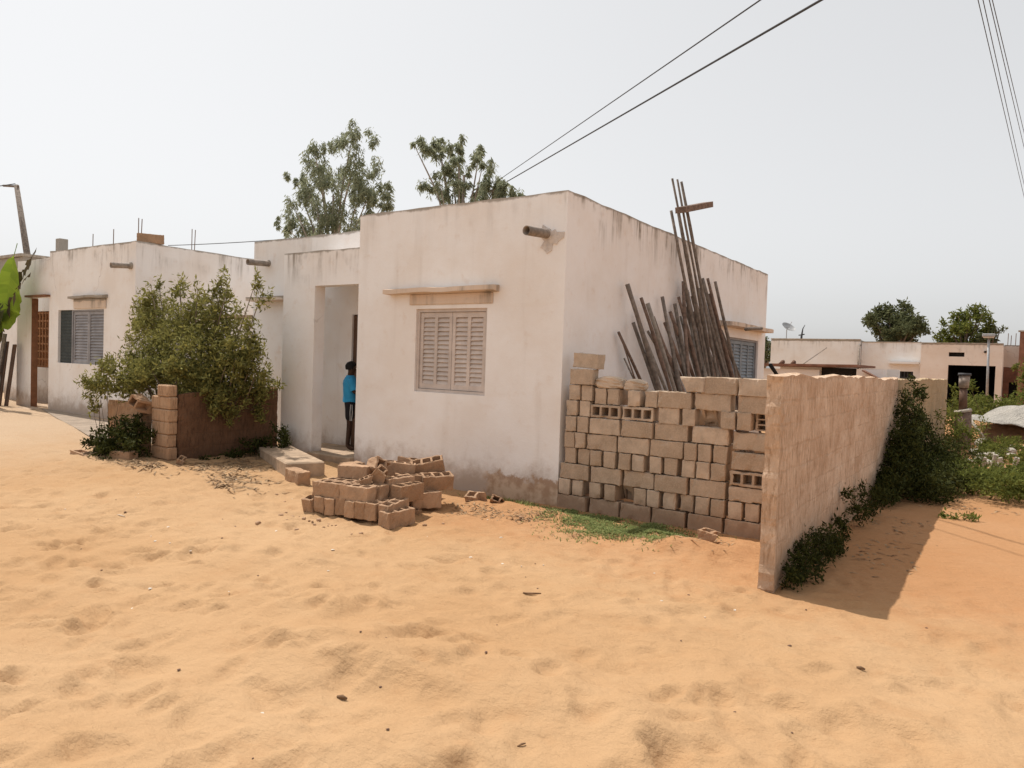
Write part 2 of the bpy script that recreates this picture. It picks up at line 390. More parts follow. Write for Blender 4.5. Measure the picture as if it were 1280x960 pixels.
# ------------------------------------------------------------------ light
sd = Vector((-.91, .18, 1.86)).normalized()
el = math.asin(sd.z); az = math.atan2(sd.x, sd.y)
w = bpy.data.worlds.new('World'); S.world = w; w.use_nodes = True; nt = w.node_tree
bg = nt.nodes['Background']; sky = nt.nodes.new('ShaderNodeTexSky'); sky.sky_type = 'NISHITA'; sky.sun_disc = False
sky.sun_elevation = el; sky.sun_rotation = az; sky.altitude = 10; sky.air_density = 1.0; sky.dust_density = 2.6; sky.ozone_density = 1.0
hs = nt.nodes.new('ShaderNodeHueSaturation'); hs.inputs['Saturation'].default_value = .14; hs.inputs['Value'].default_value = 4.6
nt.links.new(sky.outputs[0], hs.inputs['Color'])
gm = nt.nodes.new('ShaderNodeGamma'); gm.inputs['Gamma'].default_value = .5; nt.links.new(hs.outputs[0], gm.inputs['Color'])
nt.links.new(gm.outputs[0], bg.inputs['Color']); bg.inputs['Strength'].default_value = .147
sl = bpy.data.lights.new('sun', 'SUN'); sl.energy = 3.75; sl.angle = R(.6); sl.color = (1, .94, .86)
so = bpy.data.objects.new('sun', sl); COL.objects.link(so); so.rotation_euler = sd.to_track_quat('Z', 'Y').to_euler(); so.location = (0, 0, 20)
S.view_settings.view_transform = 'Standard'; S.view_settings.look = 'None'; S.view_settings.gamma = 1; S.view_settings.exposure = 0.21

# ------------------------------------------------------------------ ground
def axis_steps(a, b, fine, lo, hi):
    core = list(np.arange(a, b+1e-6, fine)); st = fine; out = core[-1]; right = []
    while out < hi: st *= 1.16; out += st; right.append(out)
    st = fine; out = core[0]; left = []
    while out > lo: st *= 1.16; out -= st; left.append(out)
    return np.array(left[::-1]+core+right)
gx = axis_steps(-12.5, 2.5, .036, -500, 300); gy = axis_steps(1.3, 9.0, .032, -60, 600)
X, Y = np.meshgrid(gx, gy)
Z = hbase(X, Y)
near = np.clip(1-(Y-5.5)/6, .25, 1)*np.clip(1-(-X-9)/12, .3, 1)
fld = np.zeros_like(Z)
fld += .012*vnoise(X*2.1, Y*3.4, 5)+.009*vnoise(X*4.5+Y*1.5, Y*7, 6)+.005*vnoise(X*10, Y*15, 7)
# footprints and scuffs
for i in range(1300):
    cx = RNG.uniform(-12, 2.5); cy = RNG.uniform(1.3, 7.2) if i < 1050 else RNG.uniform(7, 14)
    if cx < -9 and RNG.random() < .4: continue
    a = RNG.uniform(0, math.pi); L = RNG.uniform(.10, .17); W = L*RNG.uniform(.38, .65); d = RNG.uniform(.006, .024)*(1.25 if cy < 4 else .8)
    i0, i1 = np.searchsorted(gx, [cx-.4, cx+.4]); j0, j1 = np.searchsorted(gy, [cy-.4, cy+.4])
    if i1-i0 < 3 or j1-j0 < 3: continue
    xx = X[j0:j1, i0:i1]-cx; yy = Y[j0:j1, i0:i1]-cy
    u = (xx*math.cos(a)+yy*math.sin(a))/L; v = (-xx*math.sin(a)+yy*math.cos(a))/W; q = np.sqrt(u*u+v*v)
    fld[j0:j1, i0:i1] += -d*np.exp(-(q**3))+d*.55*np.exp(-((q-1.35)/.35)**2)*(u > -.2)
Z += (1.4*fld+.022*(1-np.abs(vnoise(X*.9+Y*.35, Y*1.9, 15)))**3*np.clip((5.5-Y)/3, 0, 1)+.012*vnoise(X*1.2, Y*1.8, 16)*np.clip((6.5-Y)/3, 0, 1))*near*np.where(Y > 16, 0, 1)
# soft mounds of loose sand
for cx, cy, sx, sy, a, hh in [(-3.55, 3.0, .55, .32, .3, .075), (-2.9, 3.35, .7, .3, .1, .05), (-1.7, 3.5, .8, .3, .1, .045), (-4.2, 3.6, .8, .35, 0, .05), (-2.3, 2.7, .6, .25, .4, .04),
                       (-.6, 4.4, .9, .35, 0, .045), (-6, 4.2, 1.2, .5, .2, .05), (-2.6, 7.1, .5, .3, 0, .10), (-2.25, 7.6, .35, .3, 0, .08), (-5.2, 7.6, .9, .3, 0, .06)]:
    xx = X-cx; yy = Y-cy; u = (xx*math.cos(a)+yy*math.sin(a))/sx; v = (-xx*math.sin(a)+yy*math.cos(a))/sy
    Z += 1.5*hh*np.exp(-(u*u+v*v))*(1+.3*vnoise(X*6, Y*6, 9))
nyy, nxx = X.shape
me = bpy.data.meshes.new('sand_ground'); me.vertices.add(nxx*nyy)
me.vertices.foreach_set('co', np.stack([X, Y, Z], -1).astype(np.float32).ravel())
idx = np.arange(nxx*nyy).reshape(nyy, nxx)
q = np.stack([idx[:-1, :-1], idx[:-1, 1:], idx[1:, 1:], idx[1:, :-1]], -1).reshape(-1, 4)
me.loops.add(q.size); me.polygons.add(len(q)); me.loops.foreach_set('vertex_index', q.astype(np.int32).ravel())
me.polygons.foreach_set('loop_start', (np.arange(len(q))*4).astype(np.int32)); me.polygons.foreach_set('use_smooth', np.ones(len(q), bool)); me.update(calc_edges=True)
g = link('sand_ground', me, M['sand']); tag(g, 'orange sand of the unpaved street, soft and full of footprints', None, None, 'structure')
def gz(x, y):
    i = min(max(int(np.searchsorted(gx, x)), 1), nxx-1); j = min(max(int(np.searchsorted(gy, y)), 1), nyy-1)
    return float(Z[j, i])

# ------------------------------------------------------------------ foliage
def leaves_mesh(name, clumps, mat, parent=None, size=.05, aspect=.4, droop=0., shell=.35, label=None, off=(0, 0, 0), up_bias=.2, seed=1, flat=.0):
    """clumps: (x,y,z,r[,rz],count). Each leaf a folded four-cornered face pair."""
    r = np.random.default_rng(seed); P_ = []; T_ = []
    for c in clumps:
        x, y, z, rx, rz, n = c
        d = r.normal(size=(n, 3)); d /= np.linalg.norm(d, axis=1)[:, None]
        rad = r.random(n)**shell
        # sub-sprays make the outline uneven
        k = max(3, n//45); sc = r.normal(size=(k, 3)); sc /= np.linalg.norm(sc, axis=1)[:, None]; sr = (r.random(k)**.4)*1.05
        pick = r.integers(0, k, n); mixs = r.random(n) < .75
        pos = d*rad[:, None]
        loc = sc[pick]*sr[pick][:, None]+r.normal(size=(n, 3))*.17
        pos = np.where(mixs[:, None], loc, pos)
        pos[:, 0:2] *= rx; pos[:, 2] *= rz
        P_.append(pos+np.array([x, y, z])); T_.append(np.clip(.45+.25*r.normal(size=n)+.28*(r.random(k)[pick]-.5), 0, 1))
    P_ = np.concatenate(P_); T_ = np.concatenate(T_); n = len(P_)
    ax = r.normal(size=(n, 3)); ax[:, 2] = ax[:, 2]*(1-droop)+up_bias-droop*1.6; ax /= np.linalg.norm(ax, axis=1)[:, None]
    sd_ = np.cross(ax, r.normal(size=(n, 3))); sd_ /= np.linalg.norm(sd_, axis=1)[:, None]; nr = np.cross(ax, sd_)
    L = size*(.6+.8*r.random(n))[:, None]; W = L*aspect
    a = P_; t = P_+ax*L; l = P_+ax*L*.45+sd_*W*.5+nr*W*.22; rr = P_+ax*L*.45-sd_*W*.5+nr*W*.22
    V = np.stack([a, l, t, rr], 1).reshape(-1, 3)-np.array(off)
    b = np.arange(n)*4; F = np.stack([b, b+1, b+2, b, b+2, b+3], 1).reshape(-1)
    me = bpy.data.meshes.new(name); me.vertices.add(n*4); me.vertices.foreach_set('co', V.astype(np.float32).ravel())
    me.loops.add(n*6); me.polygons.add(n*2); me.loops.foreach_set('vertex_index', F.astype(np.int32)); me.polygons.foreach_set('loop_start', (np.arange(n*2)*3).astype(np.int32)); me.update(calc_edges=True)
    at = me.attributes.new('tint', 'FLOAT', 'FACE'); at.data.foreach_set('value', np.repeat(T_, 2).astype(np.float32))
    o = link(name, me, mat, parent)
    if label: o['label'] = label
    return o
def plant(name, base, label, cat, clumps, mat, bark, trunk_r, leaf=.05, aspect=.4, droop=0, group=None, seed=1, crown='foliage', stem='stem', multi=1, shell=.4, limbs=True, up_bias=.2, every=1):
    root = empty(name, base, label, cat, group)
    leaves_mesh(crown, clumps, mat, root, leaf, aspect, droop, shell, off=base, seed=seed, up_bias=up_bias)
    t = MB(); rr = random.Random(seed); bx, by, bz = base
    cen = Vector(np.mean([c[:3] for c in clumps], axis=0)); hub = Vector((bx, by, bz)).lerp(cen, .5)
    for c in clumps[::every]:
        b0 = Vector((bx+rr.uniform(-1, 1)*trunk_r*(multi-1)*2, by+rr.uniform(-1, 1)*trunk_r*(multi-1)*2, bz-.1))
        e = Vector(c[:3]); m = b0.lerp(e, .5)+Vector((rr.uniform(-1, 1), rr.uniform(-1, 1), rr.uniform(-.5, .5)))*(e-b0).length*.07
        if multi == 1 and limbs:
            b0 = Vector((bx, by, bz)).lerp(Vector((cen.x, cen.y, e.z)), rr.uniform(.35, .6)); m = b0.lerp(e, .5)+Vector((0, 0, .1*(e-b0).length))
        t.tube([b0, b0.lerp(m, .5), m, m.lerp(e, .5), e+Vector((0, 0, c[4]*(.4 if every == 1 else 0)))], [trunk_r*.5, trunk_r*.42, trunk_r*.34, trunk_r*.25, trunk_r*.1], 6)
    if multi == 1: t.tube([(bx, by, bz-.2), Vector((bx, by, bz)).lerp(cen, .3)+Vector((.05, .03, 0)), hub, cen], [trunk_r*1.2, trunk_r, trunk_r*.8, trunk_r*.45], 9)
    t.build(stem, bark, root, smooth=True)
    return root

# ------------------------------------------------------------------ concrete blocks
BL, BW, BH = .415, .165, .2
def block_mesh(seed, name='concrete_block', L=BL, W=BW, H=BH, cut=None):
    rr = random.Random(seed); t = .028; xs = [-L/2, -L/2+t, -L/2+t+(L-4*t)/3, -L/2+2*t+(L-4*t)/3, L/2-2*t-(L-4*t)/3, L/2-t-(L-4*t)/3, L/2-t, L/2]; ys = [-W/2, -W/2+t, W/2-t, W/2]
    bm = bmesh.new(); top = H/2; bot = -H/2; fl = -H/2+.03
    g_ = [[bm.verts.new((x, y, top)) for x in xs] for y in ys]
    low = [[bm.verts.new((x, y, bot)) for x in xs] for y in ys]
    for j in range(3):
        for i in range(7):
            hole = j == 1 and i in (1, 3, 5)
            bm.faces.new([low[j][i], low[j+1][i], low[j+1][i+1], low[j][i+1]])
            if not hole: bm.faces.new([g_[j][i], g_[j][i+1], g_[j+1][i+1], g_[j+1][i]])
            else:
                c = [g_[j][i], g_[j][i+1], g_[j+1][i+1], g_[j+1][i]]
                d = [bm.verts.new((v.co.x*1.0+(.006 if k in (0, 3) else -.006), v.co.y+(.006 if k < 2 else -.006), fl)) for k, v in enumerate(c)]
                for k in range(4): bm.faces.new([c[k], c[(k+1) % 4], d[(k+1) % 4], d[k]])
                bm.faces.new(d)
    for row, rev in ((0, False), (3, True)):
        for i in range(7):
            f = [low[row][i], low[row][i+1], g_[row][i+1], g_[row][i]]
            bm.faces.new(f[::-1] if rev else f)
    for col, rev in ((0, True), (7, False)):
        for j in range(3):
            f = [low[j][col], low[j+1][col], g_[j+1][col], g_[j][col]]
            bm.faces.new(f[::-1] if rev else f)
    if cut is not None:
        geom = list(bm.verts)+list(bm.edges)+list(bm.faces)
        res = bmesh.ops.bisect_plane(bm, geom=geom, plane_co=(cut[0], 0, 0), plane_no=Vector(cut[1]).normalized(), clear_outer=True)
        ed = [e for e in res['geom_cut'] if isinstance(e, bmesh.types.BMEdge)]
        bmesh.ops.triangle_fill(bm, edges=ed, use_beauty=True)
    bmesh.ops.recalc_face_normals(bm, faces=bm.faces)
    es = [e for e in bm.edges if len(e.link_faces) == 2 and e.calc_face_angle(0) > .7 and not all(abs(v.co.z) < H/2-.005 for v in e.verts)]
    outer = [e for e in es if all(abs(abs(v.co.x)-L/2) < .002 or abs(abs(v.co.y)-W/2) < .002 for v in e.verts)]
    bmesh.ops.subdivide_edges(bm, edges=[e for e in bm.edges if e.calc_length() > .07], cuts=2, use_grid_fill=True)
    outer = [e for e in bm.edges if len(e.link_faces) == 2 and e.calc_face_angle(0) > .7 and all(v.co.z > -9 for v in e.verts) and all(sum((abs(abs(v.co.x)-L/2) < .002, abs(abs(v.co.y)-W/2) < .002, abs(abs(v.co.z)-H/2) < .002)) >= 2 for v in e.verts)]
    try: bmesh.ops.bevel(bm, geom=outer, offset=.006, segments=1, affect='EDGES')
    except Exception: pass
    ox, oy = rr.uniform(0, 50), rr.uniform(0, 50)
    for v in bm.verts:
        c = v.co.copy(); corner = (abs(c.x) > L/2-.03)+(abs(c.y) > W/2-.02)+(abs(c.z) > H/2-.02)
        a = .0018+.0028*max(0, corner-1)
        v.co += Vector((nz(c.x+ox, c.y, c.z, 25), nz(c.y+oy, c.z, c.x, 25), nz(c.z+ox, c.x, c.y, 25)))*a
        if corner >= 2: v.co -= c.normalized()*max(0, nz(c.x+oy, c.y+ox, c.z, 9)-.25)*.028
    me = bpy.data.meshes.new(name); bm.to_mesh(me); bm.free(); return me
BLOCKS = [block_mesh(i) for i in range(7)]
BROKEN = [block_mesh(20, cut=(.03, (1, .25, .5))), block_mesh(21, cut=(.0, (1, -.5, .1))), block_mesh(22, cut=(.08, (.8, .1, -.6))), block_mesh(23, cut=(-.02, (1, .3, -.3)))]
NEARB = [m.copy() for m in BLOCKS]; NEARBR = [m.copy() for m in BROKEN]
for m_ in BLOCKS+BROKEN: m_.materials.append(M['block'])
for m_ in NEARB+NEARBR: m_.materials.append(M['block_near'])
for m_ in NEARB+NEARBR:
    for v in m_.vertices:
        c = v.co; c += Vector((nz(c.x, c.y, c.z+5, 30), nz(c.y, c.z, c.x+9, 30), nz(c.z, c.x, c.y, 30)))*.0055
def block(me, loc, rot, label, group, scale=(1, 1, 1), name='concrete_block', cat='concrete block'):
    o = bpy.data.objects.new(name, me); COL.objects.link(o); o.location = loc; o.rotation_euler = rot; o.scale = scale
    return tag(o, label, cat, group)
def lump(seed):
    bm = bmesh.new(); bmesh.ops.create_cube(bm, size=2); bmesh.ops.subdivide_edges(bm, edges=bm.edges, cuts=7, use_grid_fill=True)
    for v in bm.verts:
        c = v.co.copy(); k = c.length; r_ = (abs(c.x)**5+abs(c.y)**5+abs(c.z)**5)**.2
        v.co = c/max(r_, .01)*(1+.10*nz(c.x+seed, c.y, c.z, 1.3)+.05*nz(c.x, c.y+seed, c.z, 5)); v.co.z -= max(0, abs(v.co.x)-.35)*.55*max(0, v.co.z)
    me = bpy.data.meshes.new('lump'); bm.to_mesh(me); bm.free(); me.materials.append(M['block']); return me
LUMPS = [lump(3), lump(8)]
ORD = ['first', 'second', 'third', 'fourth', 'fifth', 'sixth', 'seventh', 'eighth', 'ninth', 'tenth', 'eleventh', 'twelfth', 'thirteenth', 'fourteenth']
YF = 8.23; RH = .206
# (x0, x1, kind, z0 or None, height or None)
rows = {0: [(-4.88,-4.44,'s'),(-4.407,-3.985,'s'),(-3.967,-3.55,'s'),(-3.539,-3.11,'s'),(-3.082,-2.66,'s'),(-2.647,-2.23,'s')],
 1: [(-4.85,-4.68,'h'),(-4.657,-4.50,'h'),(-4.405,-4.24,'h'),(-4.181,-4.02,'h'),(-4.014,-3.85,'b'),(-3.785,-3.62,'h'),(-3.604,-3.444,'h'),(-3.405,-3.24,'h'),(-3.19,-3.025,'h'),(-3.0,-2.83,'h'),(-2.81,-2.648,'h'),(-2.61,-2.446,'h'),(-2.43,-2.265,'h'),(-2.236,-2.07,'h')],
 2: [(-4.845,-4.42,'s'),(-4.389,-3.965,'s'),(-3.947,-3.53,'s'),(-3.515,-3.099,'s'),(-3.077,-2.65,'s'),(-2.611,-2.2,'sl')],
 3: [(-4.79,-4.625,'h'),(-4.602,-4.43,'h'),(-4.405,-4.24,'h'),(-4.21,-4.045,'h'),(-4.004,-3.842,'h'),(-3.825,-3.665,'h'),(-3.598,-3.441,'h'),(-3.41,-3.245,'h'),(-3.179,-3.017,'h'),(-3.006,-2.842,'h'),(-2.825,-2.65,'h'),(-2.608,-2.2,'cl')],
 4: [(-4.808,-4.65,'h'),(-4.64,-4.487,'h'),(-4.468,-4.045,'s'),(-4.029,-3.606,'s'),(-3.6,-3.175,'s'),(-3.16,-3.0,'h'),(-2.993,-2.832,'h'),(-2.815,-2.648,'h'),(-2.6,-2.19,'sl')],
 5: [(-4.79,-4.63,'h'),(-4.613,-4.45,'h'),(-4.43,-4.0,'s'),(-3.989,-3.564,'s'),(-3.553,-3.13,'s'),(-3.075,-2.64,'s'),(-2.6,-2.19,'sl')],
 6: [(-4.785,-4.62,'h'),(-4.594,-4.435,'h'),(-4.422,-4.006,'c'),(-3.986,-3.572,'c'),(-3.507,-3.24,'s'),(-3.209,-3.045,'h'),(-2.984,-2.819,'b2'),(-2.735,-2.565,'h'),(-2.554,-2.39,'h'),(-2.375,-2.21,'hc')],
 7: [(-4.752,-4.59,'h'),(-4.578,-4.415,'h'),(-4.386,-4.225,'h'),(-4.205,-4.04,'h'),(-3.911,-3.745,'h'),(-3.695,-3.53,'h'),(-3.52,-3.096,'s'),(-3.065,-2.63,'s'),(-2.551,-2.13,'s')],
 8: [(-4.733,-4.393,'s'),(-4.39,-4.02,'br'),(-3.99,-3.72,'br2'),(-3.392,-3.02,'lit'),(-2.99,-2.56,'s'),(-2.542,-2.12,'sf')],
 9: [(-4.723,-4.333,'st')]}
RN = ['bottom course', 'second course', 'third course', 'fourth course', 'fifth course', 'sixth course', 'seventh course', 'eighth course', 'ninth course', 'top']
desc = {'s': 'long block', 'sl': 'block laid flat', 'h': 'end-on block', 'b': 'end-on block with a broken lower corner', 'b2': 'block with broken top edge', 'c': 'three-holed block', 'cl': 'three-holed block',
        'br': 'rounded broken lump of block', 'br2': 'thin broken piece of block', 'lit': 'chipped block with a rough pale end', 'sf': 'cracked sunlit block', 'st': 'dirty single block', 'hc': 'open-ended block'}
z6 = {}
for k, bl in rows.items():
    for i, (x0, x1, t) in enumerate(bl):
        ln = x1-x0; cx = (x0+x1)/2; zb = k*RH; hgt = .2; yj = random.uniform(-.02, .02); x0 += .003; x1 -= .003
        me = random.choice(BLOCKS); rz = random.uniform(-.022, .022); sc = [1, 1, 1]
        if cx > -2.62 and 2 <= k <= 5:      # the tighter courses at the right hand end
            zb = {2: .412, 3: .59, 4: .775, 5: 1.0}[k]; hgt = {2: .172, 3: .172, 4: .2, 5: .2}[k]
        if k == 7 and -4.4 < cx < -3.5: zb = 6*RH+.172
        if k == 8 and -4.4 < cx < -3.6: zb = 6*RH+.172+.204
        if k == 9: zb = 9*RH
        if cx > -3.55 and k >= 6: zb -= .012*(k-5)
        # a slight sag towards the right like the photograph
        zb += -.015
        lab = f"{desc[t] if t != 'b' else 'broken-cornered block'}, {ORD[i]} from left, {RN[k]} of the tall stack"
        if k == 9: lab = 'single dirty block lying on top of the left end of the tall block stack'
        if t in ('h', 'b', 'b2', 'hc'):
            if t in ('b', 'b2'): me = BROKEN[0] if t == 'b' else BROKEN[2]
            sc = [1, min(1.04, (ln-.006)/BW), 1]
            y = YF+BL/2+yj
            if t == 'hc': o = block(me, (cx, YF+.1+.1, zb+.1), (R(90), 0, R(90)+rz), lab, 'blocks of the tall stack', (.48, 1, 1)); o.rotation_euler = (R(90), R(90), 0); continue
            rot = (0, R(180) if t != 'b2' and random.random() < .6 else 0, R(-90)+rz)
            if t == 'b': rot = (R(180), 0, R(-90)); y = YF+BL/2+.0
            o = block(me, (cx, y, zb+.1), rot, lab, 'blocks of the tall stack', sc)
        elif t in ('c', 'cl'):
            o = block(me, (cx, YF+.1+yj, zb+BW/2+.002), (R(90), 0, rz), lab, 'blocks of the tall stack', (ln/BL, 1, 1))
        elif t == 'sl' and hgt < .19:
            o = block(me, (cx, YF+.1+yj, zb+BW/2+.002), (R(-90), 0, rz), lab, 'blocks of the tall stack', (ln/BL, 1, 1))
        elif t in ('br', 'br2'):
            o = block(LUMPS[0 if t == 'br' else 1], (cx, YF+.12, zb+(.075 if t == 'br' else .06)), (0, 0, .05), lab, 'blocks of the tall stack', (ln/2, .1, .082 if t == 'br' else .07))
        elif t == 'lit':
            o = block(BROKEN[3], (cx-.06, YF+.10, zb+.1), (R(0), R(0), R(172)), lab, 'blocks of the tall stack', (1.6, 1, .88))
        else:
            o = block(me, (cx, YF+BW/2+yj*(1.5 if k > 6 else 1), zb+.1), (R(180) if random.random() < .5 else 0, 0, rz), lab, 'blocks of the tall stack', ((ln-.008)/BL, 1, .985))
            if k == 9: o.rotation_euler = (0, R(3), R(-7)); o.scale = (.94, 1, .93)

def crumb(seed):
    me = lump(seed).copy(); me.materials.clear(); me.materials.append(M['block_near']); return me
NEARCR = [crumb(i) for i in (31, 32, 33)]
# stones of the small pile by the doorstep
PG = 'blocks of the low pile'
A = Vector((-6.93, 5.76, 0)); ea = R(7); ex = Vector((math.cos(ea), math.sin(ea), 0)); ey = Vector((-math.sin(ea), math.cos(ea), 0))
def pl(u, v, z, rot, me, label, sc=(1, 1, 1), name='concrete_block'):
    p = A+ex*u+ey*v
    return block(me, (p.x, p.y, z), (rot[0], rot[1], rot[2]+ea), label, PG, sc, name)
for i in range(8):
    u = .065+i*.158; tl = random.uniform(-.06, .06)+(-.2 if i == 0 else 0)
    pl(u, .2+random.uniform(-.02, .03), .12+.004*i, (0, tl, R(90)+random.uniform(-.05, .05)), NEARB[i % 7], f'end-on block, {ORD[i]} from the left bottom course of the low block pile', (1, .9, 1))
pl(1.27, .15, .08, (0, 0, R(90)-.15), NEARB[3], 'sunlit block jutting out at the front right corner of the low block pile', (1.02, 1, .95))
for i, (u, v, n_) in enumerate([(.25, .10, 'front'), (.68, .09, 'front'), (.27, .285, 'second'), (.71, .275, 'second'), (.30, .47, 'third'), (.75, .46, 'third'), (.35, .66, 'back')]):
    pl(u+.05, v+.02, .305, (0, random.uniform(-.015, .015), random.uniform(-.03, .03)), NEARB[(i*3) % 7],
       f"long block with open cells up, {'left' if i % 2 == 0 else 'right'} of the {n_} row, low pile", (1.02, 1, .92))
for i, (u, v) in enumerate([(.25, .62), (.68, .62), (.3, .85), (.72, .85)]):
    pl(u, v, .11, (0, 0, random.uniform(-.04, .04)), NEARB[i], f'half-hidden bottom block at the back of the low pile, {ORD[i]} from the front left', (1, 1, 1))
pl(.36, .50, .475, (R(180), 0, R(12)), NEARB[5], 'pale block lying on top of the low pile with its sunlit face up', (.95, 1, .8))
pl(.18, .66, .475, (R(180), 0, R(80)), NEARB[1], 'narrow block behind the pale one on top of the low pile', (.7, 1, .78))
pl(.62, .74, .50, (R(70), R(25), R(70)), NEARBR[1], 'broken block tipped up with two dark holes on the low pile', (1, 1, 1), 'broken_block')
pl(.86, .42, .45, (R(20), R(40), R(30)), NEARBR[0], 'triangular broken block piece on the front of the low pile top', (.7, .9, .9), 'broken_block')
pl(.74, .27, .425, (R(5), R(-20), R(50)), NEARBR[2], 'small broken chunk in front of the triangular piece on the low pile', (.42, .6, .55), 'broken_block')
pl(.62, 1.05, .47, (0, R(6), R(35)), NEARB[2], 'block with open cells up at the back of the low pile', (1, 1, .9))
pl(.92, .62, .36, (0, 0, R(80)), NEARB[4], 'block turned sideways at the right end of the upper course of the low pile', (1, 1, .95))
pl(1.12, .55, .30, (0, 0, R(82)), NEARB[6], 'upright ended block on the right flank of the low pile', (.95, 1, 1))
# right hand heap
for x, y, z, rot, me, sc, lab in [
    (-5.98, 6.85, .14, (0, 0, R(70)), NEARB[0], (1, 1, 1), 'lowest block in the right hand heap of the low pile'),
    (-6.22, 7.10, .15, (0, 0, R(60)), NEARB[1], (1, 1, 1), 'buried block under the middle of the right hand heap'),
    (-6.20, 6.85, .34, (0, R(5), R(65)), NEARB[2], (1, 1, .95), 'reddish block standing between the pile and the right hand heap'),
    (-6.00, 7.10, .34, (R(14), 0, R(62)), NEARB[3], (1, 1, .95), 'leaning block on the right face of the right hand heap'),
    (-6.45, 7.15, .48, (R(-8), R(10), R(25)), NEARB[5], (1, 1, .85), 'hollow block with cells up near the top of the right hand heap'),
    (-6.22, 7.18, .49, (R(20), R(-12), R(40)), NEARB[6], (1, 1, 1), 'topmost hollow block of the right hand heap, tipped towards the street'),
    (-6.60, 7.45, .42, (0, R(8), R(10)), NEARB[4], (1, 1, .9), 'dull block at the back of the right hand heap by the house wall'),
    (-6.55, 7.25, .2, (0, 0, R(10)), NEARB[4], (1, 1, 1), 'block carrying the back of the right hand heap')]:
    block(me, (x, y, z), rot, lab, PG, sc)
for x, y, z, rot, me, sc, lab in [
    (-5.66, 7.62, .07, (R(20), 0, R(15)), NEARBR[1], (1, 1, .8), 'shaded broken block in the weeds right of the low pile'),
    (-5.36, 7.68, .06, (R(60), R(20), R(30)), NEARBR[0], (.8, .5, .9), 'grey wedge of broken block nearest the plinth'),
    (-5.90, 6.62, .03, (R(10), 0, R(60)), NEARBR[2], (.35, .5, .4), 'small chunk at the foot of the right hand heap'),
    (-2.42, 7.35, .15, (0, R(6), R(-8)), NEARBR[3], (.95, 1, .55), 'half-buried hollow block piece lying by the end of the tall stack')]:
    block(me, (x, y, z), rot, lab, 'broken blocks lying about', sc, 'broken_block')
for i in range(26):
    x = -6.4+random.gauss(0, .75); y = 5.75+random.gauss(0, .3)+max(0, x+6)*.9; s_ = random.uniform(.008, .022)
    if -7 < x < -5.6 and 5.65 < y < 7.3: y = 5.6-random.random()*.2
    if y > 8: continue
    o = link('block_crumb', NEARCR[i % 3], None, None, (x, y, gz(x, y)+s_*.3)); o.scale = (s_*1.3, s_, s_*.8); o.rotation_euler = (0, 0, random.uniform(0, 6)); tag(o, 'small crumb of broken block in the sand around the low pile', 'crumb', 'crumbs round the low pile')
# doorstep slab and loose block
s = MB(); s.M = Matrix.Translation((-9.38, 7.47, h(-9.4, 7.5))) @ Matrix.Rotation(R(-25), 4, 'Z')
s.box(-1.0, 1.0, -.27, .3, -.15, .17); o = s.build('doorstep_slab', M['slab'], bevel=.02); fix_normals(o); tag(o, 'thick worn cement slab lying as a step before the porch', 'slab')
block(NEARB[2], (-8.30, 6.78, h(-8.3, 6.8)+.07), (R(180), R(3), R(-12)), 'lone sunlit block in the sand in front of the doorstep slab', 'broken blocks lying about', (.95, 1.2, 1))

# ------------------------------------------------------------------ main house
HX0, HX1, HY0, HY1, HYR, HT = -12.8, -4.87, 8.23, 17.6, 9.23, 4.15
hr = empty('house', (-8.0, 12.5, 0), 'flat roofed whitewashed house with a porch and closed louvred shutters in the centre', 'house')
mb = MB(); T = .2
wx0, wx1, wz0, wz1 = -7.45, -6.12, 1.40, 2.64
wall_panel(mb, (-8.7, HY0), 'x', 3.83, -.3, HT, T, [(wx0+8.7, wx1+8.7, wz0, wz1)])
wall_panel(mb, (HX1, HY0+T), 'y', HY1-HY0-T, -.3, HT, T, [(14.95-HY0-T, 17.05-HY0-T, 1.3, 2.56)], inward=-1)
wall_panel(mb, (-8.7, HY0+T), 'y', HYR-HY0-T, -.3, HT, T)
wall_panel(mb, (HX0, HYR), 'x', -8.7-HX0, -.3, HT, T, [(2.9, 3.75, .25, 2.65), (1.2, 2.0, 1.5, 2.8)])
wall_panel(mb, (HX0, HYR+T), 'y', HY1-HYR-T, -.3, HT, T)
wall_panel(mb, (HX0+T, HY1-T), 'x', HX1-HX0-2*T, -.3, HT, T)
wo = mb.build('wall', M['wall'], hr)
fix_normals(wo)
mb = MB(); mb.box(-8.5, HX1-T, HY0+T, HYR+T, 3.55, 3.7); mb.box(HX0+T, HX1-T, HYR+T, HY1-T, 3.55, 3.7); mb.build('roof', M['roof'], hr)
mb = MB(); wall_panel(mb, (-10.57, HY0+.004), 'x', 1.866, -.3, 3.65, .22, [(.82, 1.866, -.3+.0001, 3.06)], step=.2, topwob=.01)
mb.box(-10.57, -8.704, HY0+.224, HYR-.004, 3.42, 3.6)
o = mb.build('porch', M['wall_porch'], hr); fix_normals(o)
mb = MB(); mb.box(-10.57, -8.705, HY0+.21, HYR-.003, -.1, .265); mb.box(-9.75, -8.705, HY0-.1, HY0+.21, -.1, .262); o = mb.build('porch_floor', M['slab'], hr, bevel=.01)
mb = MB(); mb.M = frameM((-9.9, HYR+.02, .255), (1, 0, 0), (0, 1, 0)); mb.box(.0, .85, .02, .06, 0, 2.39)
for zz in (.15, .9, 1.65): mb.box(.1, .75, .008, .022, zz, zz+.6)
do = mb.build('door', M['door'], hr, bevel=.004)
mb = MB(); mb.M = frameM((-9.9, HYR+.02, .255), (1, 0, 0), (0, 1, 0)); mb.tube([(.08, -.05, 1.05), (.16, -.05, 1.05)], .012); mb.tube([(.08, .02, 1.05), (.08, -.05, 1.05)], .01); mb.build('handle', M['metal'], do)
